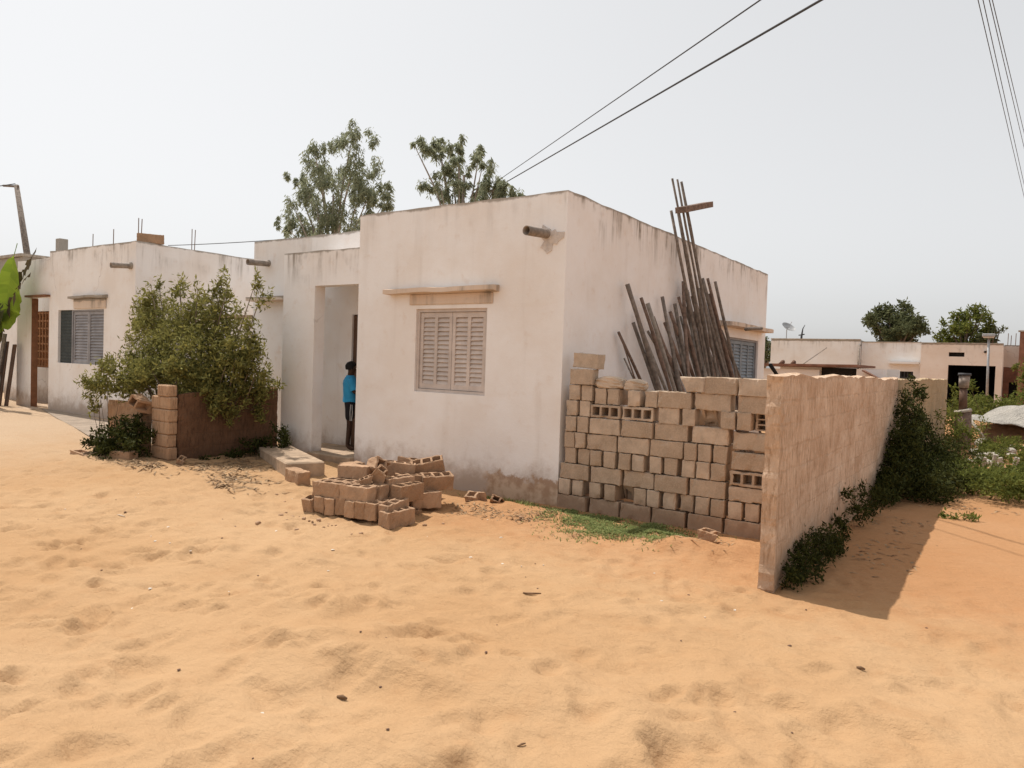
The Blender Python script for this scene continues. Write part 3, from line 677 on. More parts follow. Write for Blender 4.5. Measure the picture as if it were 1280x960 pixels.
louvre_window(hr, (wx0, HY0+.045, wz0), (1, 0, 0), (0, 1, 0), wx1-wx0, wz1-wz0, 4, 2, M['shutter'], M['shutter'], 15, wlabel='front window with closed beige louvred shutters')
louvre_window(hr, (HX1-.05, 14.95, 1.3), (0, 1, 0), (-1, 0, 0), 2.1, 1.26, 4, 2, M['shutter_grey'], M['shutter_blue'], 14, wlabel='side window with blue-grey louvred shutters')
louvre_window(hr, (-11.6, HYR+.05, 1.5), (1, 0, 0), (0, 1, 0), .8, 1.3, 2, 2, M['shutter'], M['shutter'], 14)
def canopy(parent, pts, mat, z0, z1, axis, a0, a1, c, out):
    m_ = MB(); n = 12
    for i in range(n):
        u0 = a0+(a1-a0)*i/n; u1 = a0+(a1-a0)*(i+1)/n
    V = []; F = []
    for i in range(n+1):
        u = a0+(a1-a0)*i/n; e = nz(u, 3, z0, 3)*.012; d = nz(u, 8, z0, 4)*.012
        for (w_, z_) in ((0, z0), (out+d, z0+.01+e), (out+d, z1+e), (0, z1+.02)):
            V.append((u, c-w_, z_) if axis == 'x' else (c+w_, u, z_))
    for i in range(n):
        for k in range(4): F.append((i*4+k, i*4+(k+1) % 4, (i+1)*4+(k+1) % 4, (i+1)*4+k))
    F += [(0, 1, 2, 3), (n*4+3, n*4+2, n*4+1, n*4)]
    m_.add(V, F); o = m_.build('canopy', mat, parent); fix_normals(o); return o
canopy(hr, None, M['canopy'], 2.86, 2.935, 'x', -8.0, -5.92, HY0-.002, .16)
mb = MB(); mb.box(-7.58, -6.02, HY0-.02, HY0-.003, 2.70, 2.858); o = mb.build('lintel', M['canopy'], hr, bevel=.01)
canopy(hr, None, M['canopy'], 2.92, 3.0, 'x', -12.62, -10.75, HYR-.002, .3)
canopy(hr, None, M['canopy'], 2.75, 2.84, 'y', 14.3, 17.3, HX1+.002, .27)
def spout(parent, a, b, r, mat=None, collar=True):
    m_ = MB(); a = Vector(a); b = Vector(b); d = (b-a).normalized(); q = d.orthogonal().normalized(); w_ = d.cross(q); n = 14; V = []; F = []
    for p, rr in ((a, r), (b, r), (b-d*.002, r*.82), (a, r*.82)):
        for k in range(n):
            t = 2*math.pi*k/n; V.append(p+(q*math.cos(t)+w_*math.sin(t))*rr)
    for j in range(3):
        for k in range(n): F.append((j*n+k, j*n+(k+1) % n, (j+1)*n+(k+1) % n, (j+1)*n+k))
    m_.add([tuple(v) for v in V], F)
    o = m_.build('drain_spout', mat or M['pipe'], parent, smooth=True)
    if collar:
        c = MB(); c.tube([a+d*.02, a+d*.1], r*1.25, 12); c.build('collar', M['canopy'], o, smooth=True)
spout(hr, (-5.17, HY0+.1, 3.61), (-5.19, 7.76, 3.575), .062)
V = []; m_ = MB(); n = 18
for k in range(n):
    t = 2*math.pi*k/n; rr = .15+.05*math.sin(3*t+1)+.03*math.sin(7*t); V.append((-5.12+rr*math.cos(t)*1.1, HY0-.012, 3.54+rr*math.sin(t)))
V2 = [(x, HY0+.02, z) for x, y, z in V]
m_.add(V+V2, [tuple(range(n))]+[(i, n+i, n+(i+1) % n, (i+1) % n) for i in range(n)]); o = m_.build('cement_patch', M['patch'], hr); fix_normals(o)
spout(hr, (-12.33, HYR+.1, 3.69), (-12.35, 8.76, 3.66), .06)

# ------------------------------------------------------------------ neighbour's house on the left
LT = 4.24; LY = 8.4
lr = empty('house', (-18.5, 12, .3), 'whitewashed neighbouring house on the left with a corner porch and half open grey shutters', 'house')
mb = MB()
wall_panel(mb, (-19.8, LY), 'x', 4.02, 0, LT, T, [(.48, 2.69, 1.5, 2.78)])
wall_panel(mb, (-15.78, LY+T), 'y', 8.4, 0, LT, T, inward=-1)
wall_panel(mb, (-19.8, LY+T), 'y', .602, 0, LT, T)
wall_panel(mb, (-24.5, LY+.802), 'x', 4.7, 0, LT-.15, T, [(1.95, 2.85, 1.3, 2.85)])
wall_panel(mb, (-24.5, LY+1.002), 'y', 7.4, 0, LT-.15, T)
wall_panel(mb, (-24.3, LY+8.4), 'x', 8.3, 0, LT, T)
wall_panel(mb, (-21.62, LY+.003), 'x', 1.817, 0, 4.08, .14, [(.85, 1.817, .0001, 3.12)], step=.2)
o = mb.build('wall', M['wall_left'], lr); fix_normals(o)
mb = MB(); mb.box(-19.6, -15.98, LY+.2, LY+8.4, 3.7, 3.8); mb.box(-24.3, -19.6, LY+2.0, LY+8.4, 3.7, 3.82); mb.box(-21.6, -19.81, LY+.15, LY+.79, 3.3, 3.5); mb.build('roof', M['roof'], lr)
mb = MB(); mb.box(-20.776, -20.765, LY+.0, LY+.15, .2, 3.1); o = mb.build('door_jamb', M['terracotta'], lr)
o['label'] = 'brown painted side of the porch opening'
mb = MB(); mb.box(-20.9, -19.75, LY-.12, LY-.001, 3.12, 3.17); mb.build('porch_ledge', M['terracotta'], lr)
mb = MB()
for i in range(6): mb.box(-22.55+i*.18, -22.5+i*.18, LY+.84, LY+.9, 1.3, 2.85)
for j in range(8): mb.box(-22.55, -21.65, LY+.85, LY+.89, 1.3+j*.21, 1.35+j*.21)
mb.build('claustra', M['lattice'], lr)
mb = MB(); mb.box(-21.6, -19.85, LY+.16, LY+.79, .1, .36); mb.box(-20.75, -19.9, LY-.35, LY+.05, .1, .33); mb.build('porch_floor', M['slab'], lr, bevel=.02)
wo_ = louvre_window(lr, (-18.66, LY+.03, 1.44), (1, 0, 0), (0, 1, 0), 1.56, 1.35, 2, 2, M['shutter_grey'], M['shutter_grey'], 16, wlabel='window with grey louvred shutters')
mb = MB(); mb.box(-19.32, -18.67, LY+.06, LY+.1, 1.5, 2.78)
for q in range(16): mb.box(-19.27, -18.72, LY+.045, LY+.062, 1.54+q*.077, 1.58+q*.077)
o = mb.build('shutter_panel', M['dark_panel'], lr); o['label'] = 'dark green-black shutter panel left of the grey ones'
canopy(lr, None, M['canopy'], 3.03, 3.09, 'x', -18.6, -16.95, LY-.002, .12)
mb = MB(); mb.box(-18.5, -17.0, LY-.03, LY-.003, 2.80, 3.028); mb.build('lintel', M['canopy'], lr, bevel=.01)
spout(lr, (-15.95, LY+.05, 3.71), (-16.0, 7.98, 3.67), .06)
block(NEARB[2], (-15.89, 8.78, LT+.105), (0, 0, R(62)), 'single block lying on the roof edge of the left hand house', 'broken blocks lying about', (1.3, 1.1, 1))
# starter bars on its roof
REB = 'steel bars sticking up from the left hand roof'
for i, (x, y, z1, dd) in enumerate([(-21.9, 10.4, 5.15, 0), (-20.75, 10.4, 5.2, 0), (-19.45, 10.4, 5.4, 1), (-20.2, 12.4, 5.5, 1)]):
    m_ = MB(); m_.tube([(x, y, 3.7), (x+.02, y, (3.7+z1)/2), (x-.01, y+.02, z1)], .012, 6)
    if dd: m_.tube([(x+.14, y, 3.7), (x+.15, y, (3.7+z1)/2), (x+.16, y+.02, z1-.04)], .012, 6); m_.tube([(x, y, 3.95), (x+.15, y, 3.95)], .008, 5)
    o = m_.build('steel_bars', M['steel'], None)
    tag(o, ['single bent steel bar, leftmost on the left hand roof', 'single steel bar above the grey shutters', 'pair of steel bars beside the roof block', 'pair of steel bars further back on the right part of the left hand roof'][i], 'steel bars', REB)
m_ = MB(); m_.box(-24.05, -23.8, 10.35, 10.6, 3.7, 5.15); o = m_.build('roof_post', M['wall_far'], bevel=.01); tag(o, 'pale square concrete stub post standing on the left hand roof', 'post')
# pale house beyond, at the very left
r_ = empty('house', (-30, 12, 0), 'pale flat roofed house at the far left edge behind the banana plant', 'house')
mb = MB(); wall_panel(mb, (-36, 10.8), 'x', 8.6, 0, 4.85, T, [(5.2, 6.2, 1.4, 2.7)]); wall_panel(mb, (-27.4, 11.0), 'y', 6, 0, 4.85, T, inward=-1); o = mb.build('wall', M['wall_far'], r_); fix_normals(o)
mb = MB(); mb.box(-36.0, -27.3, 10.7, 17, 4.86, 4.95); mb.build('roof', M['roof'], r_)
m_ = MB(); P8 = [(-20.2, 8.39), (-17.4, 7.57), (-15.3, 7.0), (-13.3, 6.45), (-12.6, 6.9), (-12.6, 9.5), (-15.7, 9.5), (-15.7, 8.39)]  # added thin sheet, its dark colour stands for a shadow on the ground
m_.add([(x, y, h(x, y)+.012) for x, y in P8], [tuple(range(8))]); o = m_.build('ground_shade', M['shade_sheet']); tag(o, 'grey-brown flat sheet painted as ground shadow before the left hand house', None, None, 'structure')
# wall closing the gap between the two houses
mb = MB(); wall_panel(mb, (-15.77, 9.6), 'x', 2.96, -.1, 2.6, .15); o = mb.build('boundary_wall', M['wall_left']); fix_normals(o); tag(o, 'whitewashed wall between the two houses half hidden by the bush', 'wall')
mb = MB(); mb.box(-15.7, -12.82, 9.5, 9.8, 2.63, 2.69); o = mb.build('wall_coping', M['slab']); o.parent = bpy.data.objects['boundary_wall']; o.location = Vector(o.location)-bpy.data.objects['boundary_wall'].location

# ------------------------------------------------------------------ yard walls
def rough_wall(name, x0, x1, y0, y1, zt, mat, label, ztb=None, jag=.02, g0=-.35):
    """free-standing block wall, subdivided and roughened"""
    bm = bmesh.new(); nx = max(2, int((x1-x0)/.09)); ny = max(2, int((y1-y0)/.09)); nzn = int((zt-g0)/.069)
    vs = {}
    def V(i, j, k):
        if (i, j, k) in vs: return vs[(i, j, k)]
        x = x0+(x1-x0)*i/nx; y = y0+(y1-y0)*j/ny; fz = k/nzn
        top = zt if ztb is None else zt+(ztb-zt)*(j/ny if (y1-y0) > (x1-x0) else i/nx)
        z = g0+(top-g0)*fz
        crs = math.floor((z+.02)/.207)
        n1 = nz(x, y, z, 5)*.006+nz(x, y, z, 22)*.006
        ox = n1*(1 if i == nx else -1 if i == 0 else 0)
        oy = (nz(crs*3.7, 1.3, 0, 1)*jag+nz(x, y, z, 14)*.012)*(1 if j == 0 else 0)+n1*(1 if j == ny else 0)
        if k == nzn: z += nz(x, y, 1, 1.7)*.022+nz(x, y, 4, 8)*.012-(.05*max(0, nz(x, y, 7, 2.9)-.35))
        if k == nzn and (j == 0 or i == 0 or i == nx or j == ny): z -= .008
        v = bm.verts.new((x+ox, y+oy, z)); vs[(i, j, k)] = v; return v
    for k in range(nzn):
        for i in range(nx):
            bm.faces.new([V(i,0,k), V(i+1,0,k), V(i+1,0,k+1), V(i,0,k+1)]); bm.faces.new([V(i,ny,k), V(i,ny,k+1), V(i+1,ny,k+1), V(i+1,ny,k)])
        for j in range(ny):
            bm.faces.new([V(0,j,k), V(0,j,k+1), V(0,j+1,k+1), V(0,j+1,k)]); bm.faces.new([V(nx,j,k), V(nx,j+1,k), V(nx,j+1,k+1), V(nx,j,k+1)])
    for i in range(nx):
        for j in range(ny): bm.faces.new([V(i,j,nzn), V(i+1,j,nzn), V(i+1,j+1,nzn), V(i,j+1,nzn)])
    me = bpy.data.meshes.new(name); off = ((x0+x1)/2, (y0+y1)/2, 0)
    for v in bm.verts: v.co -= Vector(off)
    bmesh.ops.recalc_face_normals(bm, faces=bm.faces)
    bm.to_mesh(me); bm.free(); o = link(name, me, mat, None, off); tag(o, label, 'wall'); return o
rough_wall('block_wall', -1.755, -1.625, 6.46, 14.1, 1.86, M['yardwall'], 'rough pinkish block wall running back from the street beside the tall stack', 1.85)
rough_wall('block_wall', -1.81, -1.645, 14.11, 26.0, 1.82, M['yardwall_old'], 'older olive-brown stretch of block wall behind the climbing weeds', 1.80)
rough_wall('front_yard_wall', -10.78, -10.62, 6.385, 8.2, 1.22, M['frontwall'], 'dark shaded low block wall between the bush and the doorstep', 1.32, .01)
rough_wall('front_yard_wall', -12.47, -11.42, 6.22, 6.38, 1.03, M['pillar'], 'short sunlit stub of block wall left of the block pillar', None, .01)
# pillar of stacked blocks at the corner of the little front yard
pr = empty('block_pillar', (-10.82, 6.34, .1), 'leaning pillar of rough blocks in front of the bush', 'pillar')
for k in range(7):
    z = .10+.195*k; dx = random.uniform(-.02, .02)
    m_ = MB(); m_.M = Matrix.Translation((-10.93+dx, 6.30, z)) @ Matrix.Rotation(random.uniform(-.03, .03), 4, 'Z') @ Matrix.Rotation(random.uniform(-.02, .02), 4, 'Y')
    if k == 6: m_.box(-.06, .25, -.08, .075, -.095, .085)
    elif k == 5: m_.box(-.26, -.02, -.075, .085, -.095, .10)
    elif k == 3: m_.box(-.20, .26, -.08, .08, -.097, .096)
    else: m_.box(-.25+.03*(k % 3), .26, -.08, .08, -.097, .096)
    o = m_.build('block', M['pillar'], pr, bevel=.016); fix_normals(o)
    if k == 5:
        m_ = MB(); m_.M = Matrix.Translation((-10.93+dx, 6.30, z)); m_.box(-.015, .25, -.07, .08, -.095, .095); o = m_.build('block', M['pillar'], pr, bevel=.016); fix_normals(o)
for x, y, z, rot, me, sc, lab in [
    (-11.22, 6.15, 1.0, (R(90), R(30), R(20)), NEARBR[0], (1.1, 1.1, 1.1), 'pale broken block hanging in the weeds between wall stub and pillar'),
    (-11.25, 5.85, .22, (0, 0, R(20)), NEARB[2], (.9, 1.1, 1), 'block sunk in sand at the foot of the weeds by the pillar'),
    (-11.9, 5.65, .18, (0, R(8), R(10)), NEARBR[2], (1.6, 1.2, .45), 'flat slab fragment lying left of the pillar weeds'),
    (-10.30, 6.28, .19, (R(20), R(20), R(40)), NEARBR[3], (.5, .9, .7), 'small white-faced chunk right of the pillar foot')]:
    block(me, (x, y, z), rot, lab, 'broken blocks lying about', sc, 'broken_block')

# ------------------------------------------------------------------ bush and weeds
rb = random.Random(5)
bc = []
for (x, y, z, r, n) in [(-12.6, 7.2, 2.6, .40, 900), (-12.9, 7.2, 2.2, .34, 700), (-12.2, 7.1, 2.3, .42, 1300), (-11.5, 7.2, 2.4, .42, 1300), (-11.0, 7.4, 2.55, .40, 1100), (-10.8, 7.3, 2.2, .42, 1300), (-11.6, 6.95, 2.0, .45, 1500),
                        (-12.4, 6.9, 1.75, .40, 900), (-10.75, 7.0, 1.85, .42, 1500), (-10.2, 7.3, 2.0, .32, 800), (-11.3, 6.95, 1.6, .42, 1400), (-10.7, 7.0, 1.5, .38, 1400), (-12.0, 6.9, 1.5, .4, 900), (-11.5, 7.4, 1.2, .5, 800),
                        (-10.35, 7.2, 1.6, .34, 1100), (-10.3, 7.6, 1.75, .3, 800), (-10.5, 6.8, 1.35, .25, 600), (-10.3, 7.8, 1.35, .26, 500), (-12.1, 7.4, 1.2, .5, 600)]:
    bc.append((x, y, z, r*1.1, r*.95, n))
for i in range(30):      # upright ragged sprays round the outline
    t = rb.random(); x = -13.0+t*3.1; top = 3.1-.55*abs(t-.28)*2 if t < .5 else 2.75+.45*math.sin((t-.5)*5)
    if rb.random() < .35: x = rb.choice([-13.2, -9.95])+rb.uniform(-.15, .15); top = rb.uniform(1.7, 2.5)
    bc.append((x, 7.2+rb.uniform(-.3, .3), top-rb.uniform(.0, .35), rb.uniform(.09, .17), rb.uniform(.16, .34), 110))
bc = [(x-.22, y, z-.03, r, q_, n) for x, y, z, r, q_, n in bc if x > -12.95]+[(-12.1, 6.5, 1.35, .28, .26, 700), (-11.9, 6.4, 1.5, .28, .28, 650), (-11.5, 6.35, 1.55, .28, .25, 650), (-12.35, 6.6, 1.65, .26, .26, 500), (-11.0, 6.5, 1.62, .22, .2, 420), (-10.7, 6.9, 1.3, .3, .2, 500), (-10.45, 7.6, 1.3, .22, .25, 500), (-10.42, 7.25, 1.2, .2, .28, 450), (-10.45, 6.9, 1.15, .18, .24, 380), (-10.42, 7.7, 1.0, .13, .24, 260), (-10.45, 7.1, .9, .12, .2, 200)]
plant('bush', (-11.6, 7.35, h(-11.6, 7.35)), 'big yellow-green leafy bush rising over the front yard wall between the houses', 'bush', bc, M['bush'], M['bark'], .045, .082, .32, .0, seed=3, multi=5, up_bias=.35)
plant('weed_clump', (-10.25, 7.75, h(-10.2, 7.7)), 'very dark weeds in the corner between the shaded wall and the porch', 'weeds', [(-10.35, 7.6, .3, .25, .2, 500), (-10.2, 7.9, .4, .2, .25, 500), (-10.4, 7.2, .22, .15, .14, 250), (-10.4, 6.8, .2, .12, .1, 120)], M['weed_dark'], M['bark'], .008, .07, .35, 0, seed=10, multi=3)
plant('shrub', (-12.2, 6.05, h(-12.2, 6.0)), 'pale sparse shrub leaning over the short wall stub', 'shrub',
      [(-12.35, 6.0, 1.25, .28, .25, 420), (-12.1, 6.0, 1.5, .25, .25, 350), (-12.5, 6.0, 1.2, .22, .2, 260), (-12.35, 6.1, 1.6, .18, .18, 170), (-11.85, 6.1, 1.2, .2, .2, 200), (-12.55, 6.0, .9, .12, .12, 80)], M['bush'], M['bark'], .014, .085, .3, 0, seed=8, multi=4)
plant('weed_clump', (-11.6, 5.95, h(-11.6, 5.9)), 'dark green weeds at the foot of the wall stub and pillar', 'weeds',
      [(-11.75, 5.9, .45, .33, .22, 900), (-11.4, 6.0, .6, .25, .28, 700), (-11.15, 6.0, .45, .25, .25, 600), (-12.0, 5.8, .3, .2, .14, 300), (-11.5, 5.8, .25, .35, .14, 500)], M['weed_dark'], M['bark'], .01, .075, .35, 0, seed=9, multi=4)
rw = random.Random(12)
cl = []
for i in range(11):
    t = i/10; cl.append((-1.50+rw.uniform(-.02, .04), 6.62+t*1.7, .08+.10*math.sin(t*3.0), .11+.06*math.sin(t*3), .09+.11*math.sin(t*3), 330))
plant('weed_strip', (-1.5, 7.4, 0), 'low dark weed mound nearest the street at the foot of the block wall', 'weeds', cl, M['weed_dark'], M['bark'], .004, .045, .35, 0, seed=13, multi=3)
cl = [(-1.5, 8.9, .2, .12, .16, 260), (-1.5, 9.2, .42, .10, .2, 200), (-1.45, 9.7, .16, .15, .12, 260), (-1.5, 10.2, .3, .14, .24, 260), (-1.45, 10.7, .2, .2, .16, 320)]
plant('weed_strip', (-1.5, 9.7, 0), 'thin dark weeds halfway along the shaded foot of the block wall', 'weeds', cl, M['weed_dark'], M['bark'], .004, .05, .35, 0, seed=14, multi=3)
cl = []
for (x, y, z, r, rz_, n) in [(-1.4, 11.8, .25, .22, .24, 700), (-1.35, 12.7, .5, .3, .35, 1300), (-1.35, 13.4, .85, .28, .38, 1300), (-1.3, 14.2, .85, .3, .4, 1200), (-1.05, 13.0, .25, .4, .25, 1200), (-.8, 13.6, .3, .4, .28, 1200), (-1.38, 12.2, .3, .28, .3, 1100), (-1.42, 13.0, .65, .28, .4, 1200), (-1.42, 13.9, 1.15, .25, .42, 1000), (-1.42, 14.3, 1.55, .2, .24, 420), (-1.2, 13.2, .32, .42, .32, 1400), (-1.1, 14.3, .5, .4, .35, 1200),
                            (-1.45, 11.5, .2, .18, .2, 400), (-1.1, 15.4, .5, .4, .3, 900), (-.9, 12.4, .25, .4, .25, 1100), (-.9, 16.3, .4, .45, .28, 900), (-1.35, 14.9, 1.0, .2, .3, 400)]:
    cl.append((x, y, z, r, rz_, n))
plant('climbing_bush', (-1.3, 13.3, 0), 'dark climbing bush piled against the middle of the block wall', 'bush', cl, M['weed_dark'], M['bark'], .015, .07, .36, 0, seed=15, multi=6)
cl = []
for i in range(52):
    x = rw.uniform(-1.0, 1.9); y = 12.7+rw.random()*3.6+max(0, x)*.3; cl.append((x, y, .12+rw.uniform(0, .2), rw.uniform(.22, .42), .14+rw.uniform(0, .14), 380))
plant('spreading_weed', (-.1, 14.0, 0), 'spreading bright green weed patch by the rubble on the right', 'weeds', cl, M['weed'], M['bark'], .006, .065, .36, 0, seed=17, multi=8)
plant('weed_clump', (-.55, 11.3, 0), 'tiny isolated green sprig on the sand beyond the wall shadow', 'weeds', [(-.55, 11.3, .07, .17, .06, 70), (-.42, 11.25, .06, .12, .05, 40)], M['weed'], M['bark'], .004, .07, .4, 0, seed=18, multi=2)
cl = [(rw.uniform(-2.0, 1.2), rw.uniform(31, 34.5), .5+rw.uniform(0, .35), .8, .5, 420) for i in range(12)]+[(-1.6, 30.5, 1.25, .3, .3, 120), (-1.25, 30.4, 1.6, .2, .2, 70)]
plant('far_bush', (-.6, 32, 0), 'grey-green straggly bush in front of the dark garage opening', 'bush', cl, M['weed'], M['bark'], .02, .13, .4, 0, seed=19, multi=6)
plant('far_bush', (.75, 36, 0), 'small green tree in front of the raw brick annex', 'tree', [(.5, 36, 1.6, .5, .6, 500), (.95, 36, 2.2, .55, .6, 500), (.4, 36, 2.3, .35, .4, 260), (1.4, 36, 1.5, .6, .7, 500)], M['weed'], M['bark'], .04, .14, .4, 0, seed=20, multi=3)
cl = [(-.95, 19.5, .5, .35, .3, 420), (-1.2, 21, .7, .35, .4, 420), (-.9, 23.5, .6, .4, .35, 350), (-1.35, 24.5, 1.2, .25, .4, 160)]
plant('shrub', (-1.1, 21.5, 0), 'scraggly shrub around the brown post behind the wall', 'shrub', cl, M['weed'], M['bark'], .012, .09, .35, 0, seed=21, multi=4)

def blades(name, area, n, mat, hgt, label, seed, wd=.006, flat=0., parent=None, kind='stuff'):
    r = np.random.default_rng(seed); V = []; F = []; T_ = []
    k = 0
    while k < n:
        cx, cy, rx, ry = area[r.integers(len(area))]
        x, y = r.normal(cx, rx*.5), r.normal(cy, ry*.5)
        if vnoise(x*5, y*5, 31) < -.15: 
            if r.random() < .8: continue
        if y > YF-.03 and x < -1.9 and x > -12: continue
        z = gz(x, y)-.004; a = r.uniform(0, 6.28); L = hgt*r.uniform(.4, 1.1); ln = r.uniform(.2, 1.2)+flat*3; dx, dy = math.cos(a), math.sin(a)
        t = (x+dx*L*ln*.6, y+dy*L*ln*.6, z+L*(1-.6*min(1, flat))*max(.1, 1-ln*.25)); m_ = (x+dx*L*ln*.2, y+dy*L*ln*.2, z+L*.55*(1-.6*min(1, flat)))
        b = len(V); w_ = wd*r.uniform(.7, 1.3)
        V += [(x-dy*w_, y+dx*w_, z), (x+dy*w_, y-dx*w_, z), (m_[0]+dy*w_*.8, m_[1]-dx*w_*.8, m_[2]), (m_[0]-dy*w_*.8, m_[1]+dx*w_*.8, m_[2]), t]
        F += [(b, b+1, b+2, b+3), (b+3, b+2, b+4)]; v = min(1, max(0, r.normal(.5, .25))); T_ += [v, v]; k += 1
    me = bpy.data.meshes.new(name); me.from_pydata(V, [], F); me.update()
    at = me.attributes.new('tint', 'FLOAT', 'FACE'); at.data.foreach_set('value', np.array(T_, np.float32))
    o = link(name, me, mat); return tag(o, label, None, None, kind)
blades('grass', [(-4.3, 7.65, .4, .45), (-3.9, 7.4, .45, .6), (-3.6, 7.5, .4, .5), (-3.2, 7.75, .35, .4), (-4.5, 7.95, .4, .2), (-3.6, 8.0, .7, .2), (-3.0, 7.6, .25, .5)], 8500, M['grass'], .055, 'short patchy green grass before the left half of the tall block stack', 41, .006, .25)
blades('grass', [(-5.3, 7.95, .5, .2), (-5.8, 8.0, .4, .15), (-5.0, 7.8, .3, .2)], 380, M['grass'], .07, 'thin grass and weeds at the foot of the house front', 42, .006)
blades('leaf_litter', [(-3.9, 7.3, .7, .6), (-3.2, 7.5, .5, .5), (-4.6, 7.6, .4, .5)], 600, M['straw'], .05, 'dead straw mixed into the grass patch', 46, .006, .8)
blades('leaf_litter', [(-9.9, 6.4, .5, .4), (-9.6, 6.9, .5, .4), (-9.0, 6.3, .6, .3), (-10.6, 5.8, .8, .3), (-8.6, 6.0, .5, .3), (-10.2, 7.4, .3, .6)], 1300, M['straw'], .09, 'dry leaves and straw strewn under the bush and slab', 43, .012, 1.0)
blades('leaf_litter', [(-1.0, 8.5, .5, 1.2), (-1.2, 10.2, .5, .6), (-.5, 12.2, .9, .3)], 160, M['straw'], .07, 'few dry leaves in the shadow of the block wall', 44, .012, 1.0)
blades('leaf_litter', [(-5.5, 7.2, .5, .3), (-4.8, 7.2, .6, .25), (-2.7, 7.3, .3, .3)], 420, M['straw'], .06, 'straw bits in the sand right of the low pile', 45, .008, 1.0)

# ------------------------------------------------------------------ poles leaning on the side wall
poles = [(9.67,2.38,-4.4,11.6,.02),(9.74,2.37,-4.4,10.98,.012),(9.87,2.0,-4.4,11.33,.012),(9.86,3.1,-4.1,10.91,.035),(10.26,2.69,-4.2,11.95,.025),(10.41,2.95,-4.05,11.21,.03),(10.62,2.88,-4.15,11.73,.03),(10.89,2.69,-4.25,12.18,.025),(11.21,3.04,-4.1,11.31,.03),(11.56,2.82,-4.2,13.24,.03),(11.76,2.97,-4.05,11.71,.03),(11.35,2.63,-4.15,12.66,.03),(12.16,3.32,-4.25,12.76,.03),(11.44,5.01,-4.1,12.81,.022),(11.6,5.03,-4.2,13.26,.022),(11.77,5.03,-4.05,13.06,.024),(11.46,4.49,-4.15,12.71,.024),(11.7,4.5,-4.25,13.09,.024),(13.0,3.54,-4.1,14.13,.035),(13.2,3.56,-4.2,14.58,.03),(13.56,3.07,-4.05,14.49,.03),(13.72,3.56,-4.15,14.6,.03),(14.13,2.65,-4.25,16.13,.02),(12.08,3.38,-4.1,11.32,.03),(12.28,3.22,-4.2,12.09,.03),(12.03,2.78,-4.05,12.35,.025),(12.52,3.17,-4.15,13.81,.03),(12.69,3.04,-4.25,14.84,.025),(12.81,3.34,-4.1,12.7,.03),(12.41,2.74,-4.2,13.52,.025),(13.42,2.8,-4.05,13.8,.025),(11.11,2.39,-4.15,13.56,.02),(13.68,2.9,-4.25,16.25,.02),
         (10.1,2.55,-4.0,10.9,.03),(10.7,2.45,-4.0,12.6,.025),(11.8,2.6,-3.95,11.3,.03),(12.3,3.25,-3.9,11.9,.026),(12.7,2.5,-3.9,12.9,.03),(13.5,2.6,-3.95,13.1,.03),(13.9,2.9,-4.0,14.0,.03),
         (11.0,2.5,-4.0,12.0,.03),(11.9,3.1,-4.0,12.2,.03),(12.2,2.95,-3.95,12.9,.03),(12.6,2.9,-4.0,13.3,.028),(13.1,3.1,-4.0,13.9,.028),(12.9,2.6,-3.95,14.2,.028),(13.4,3.3,-4.0,14.2,.028)]
poles.sort(key=lambda p: p[0]+p[1]*.12)
wn = ['wood_a', 'wood_b', 'wood_a', 'wood_c']; wl = {'wood_a': 'dark weathered', 'wood_b': 'reddish', 'wood_c': 'greyish'}
NUM = ORD+['fifteenth', 'sixteenth', 'seventeenth', 'eighteenth', 'nineteenth', 'twentieth']+['twenty-'+w_ for w_ in ORD[:9]]+['thirtieth']+['thirty-'+w_ for w_ in ORD[:9]]+['fortieth']+['forty-'+w_ for w_ in ORD[:9]]
rp = random.Random(3)
for i, (ty, tz, fx, fy, r) in enumerate(poles):
    a = Vector((fx, fy, -.05)); b = Vector((-4.82+rp.uniform(0, .05)+r, ty, tz))
    if tz > 4.1: b = Vector((-4.80+rp.uniform(0, .04), ty, tz))
    k = 'wood_a' if tz > 4.1 and i % 2 else wn[rp.randrange(4)]
    L = (b-a).length; bend = Vector((rp.uniform(0, .04), rp.uniform(-.07, .07)*(.4 if tz > 4 else 1), 0))
    pts = [a.lerp(b, t)+bend*math.sin(t*math.pi)*(1 if tz < 4 else .8)+Vector((rp.uniform(-.004, .004), rp.uniform(-.006, .006), 0)) for t in np.linspace(0, 1, 8)]
    m_ = MB(); m_.tube(pts, [r*rp.uniform(1.05, 1.4)*(1.1-.3*t)*rp.uniform(.9, 1.12) for t in np.linspace(0, 1, 8)], 7, squash=rp.choice([1, 1, .7]))
    o = m_.build('wooden_pole', M[k], smooth=True)
    tag(o, f"{'very tall ' if tz > 4.1 else ''}{wl[k]} pole, {NUM[i]} from the left against the side wall", 'pole', 'wooden poles leaning against the side wall')
m_ = MB(); a = Vector((-4.74, 11.55, 4.50)); b = Vector((-4.70, 12.75, 4.82)); d = (b-a).normalized(); n_ = Vector((1, 0, 0)); u_ = d.cross(n_)
mat_ = Matrix.Identity(4)
for i in range(3): mat_[i][0] = d[i]; mat_[i][1] = n_[i]; mat_[i][2] = u_[i]; mat_[i][3] = a[i]
m_.M = mat_; m_.box(0, (b-a).length, -.02, .16, -.05, .05)
o = m_.build('wooden_plank', M['wood_b'], bevel=.004); fix_normals(o); tag(o, 'short plank wedged crosswise among the tallest poles above the roof line', 'plank')
m_ = MB(); m_.tube([(-4.0, 13.2, 2.62), (-4.0, 13.7, 2.66), (-4.02, 14.25, 2.69)], [.035, .03, .03], 7); o = m_.build('wooden_pole', M['wood_a'], smooth=True); tag(o, 'short stick lying level across the right hand poles', 'pole')
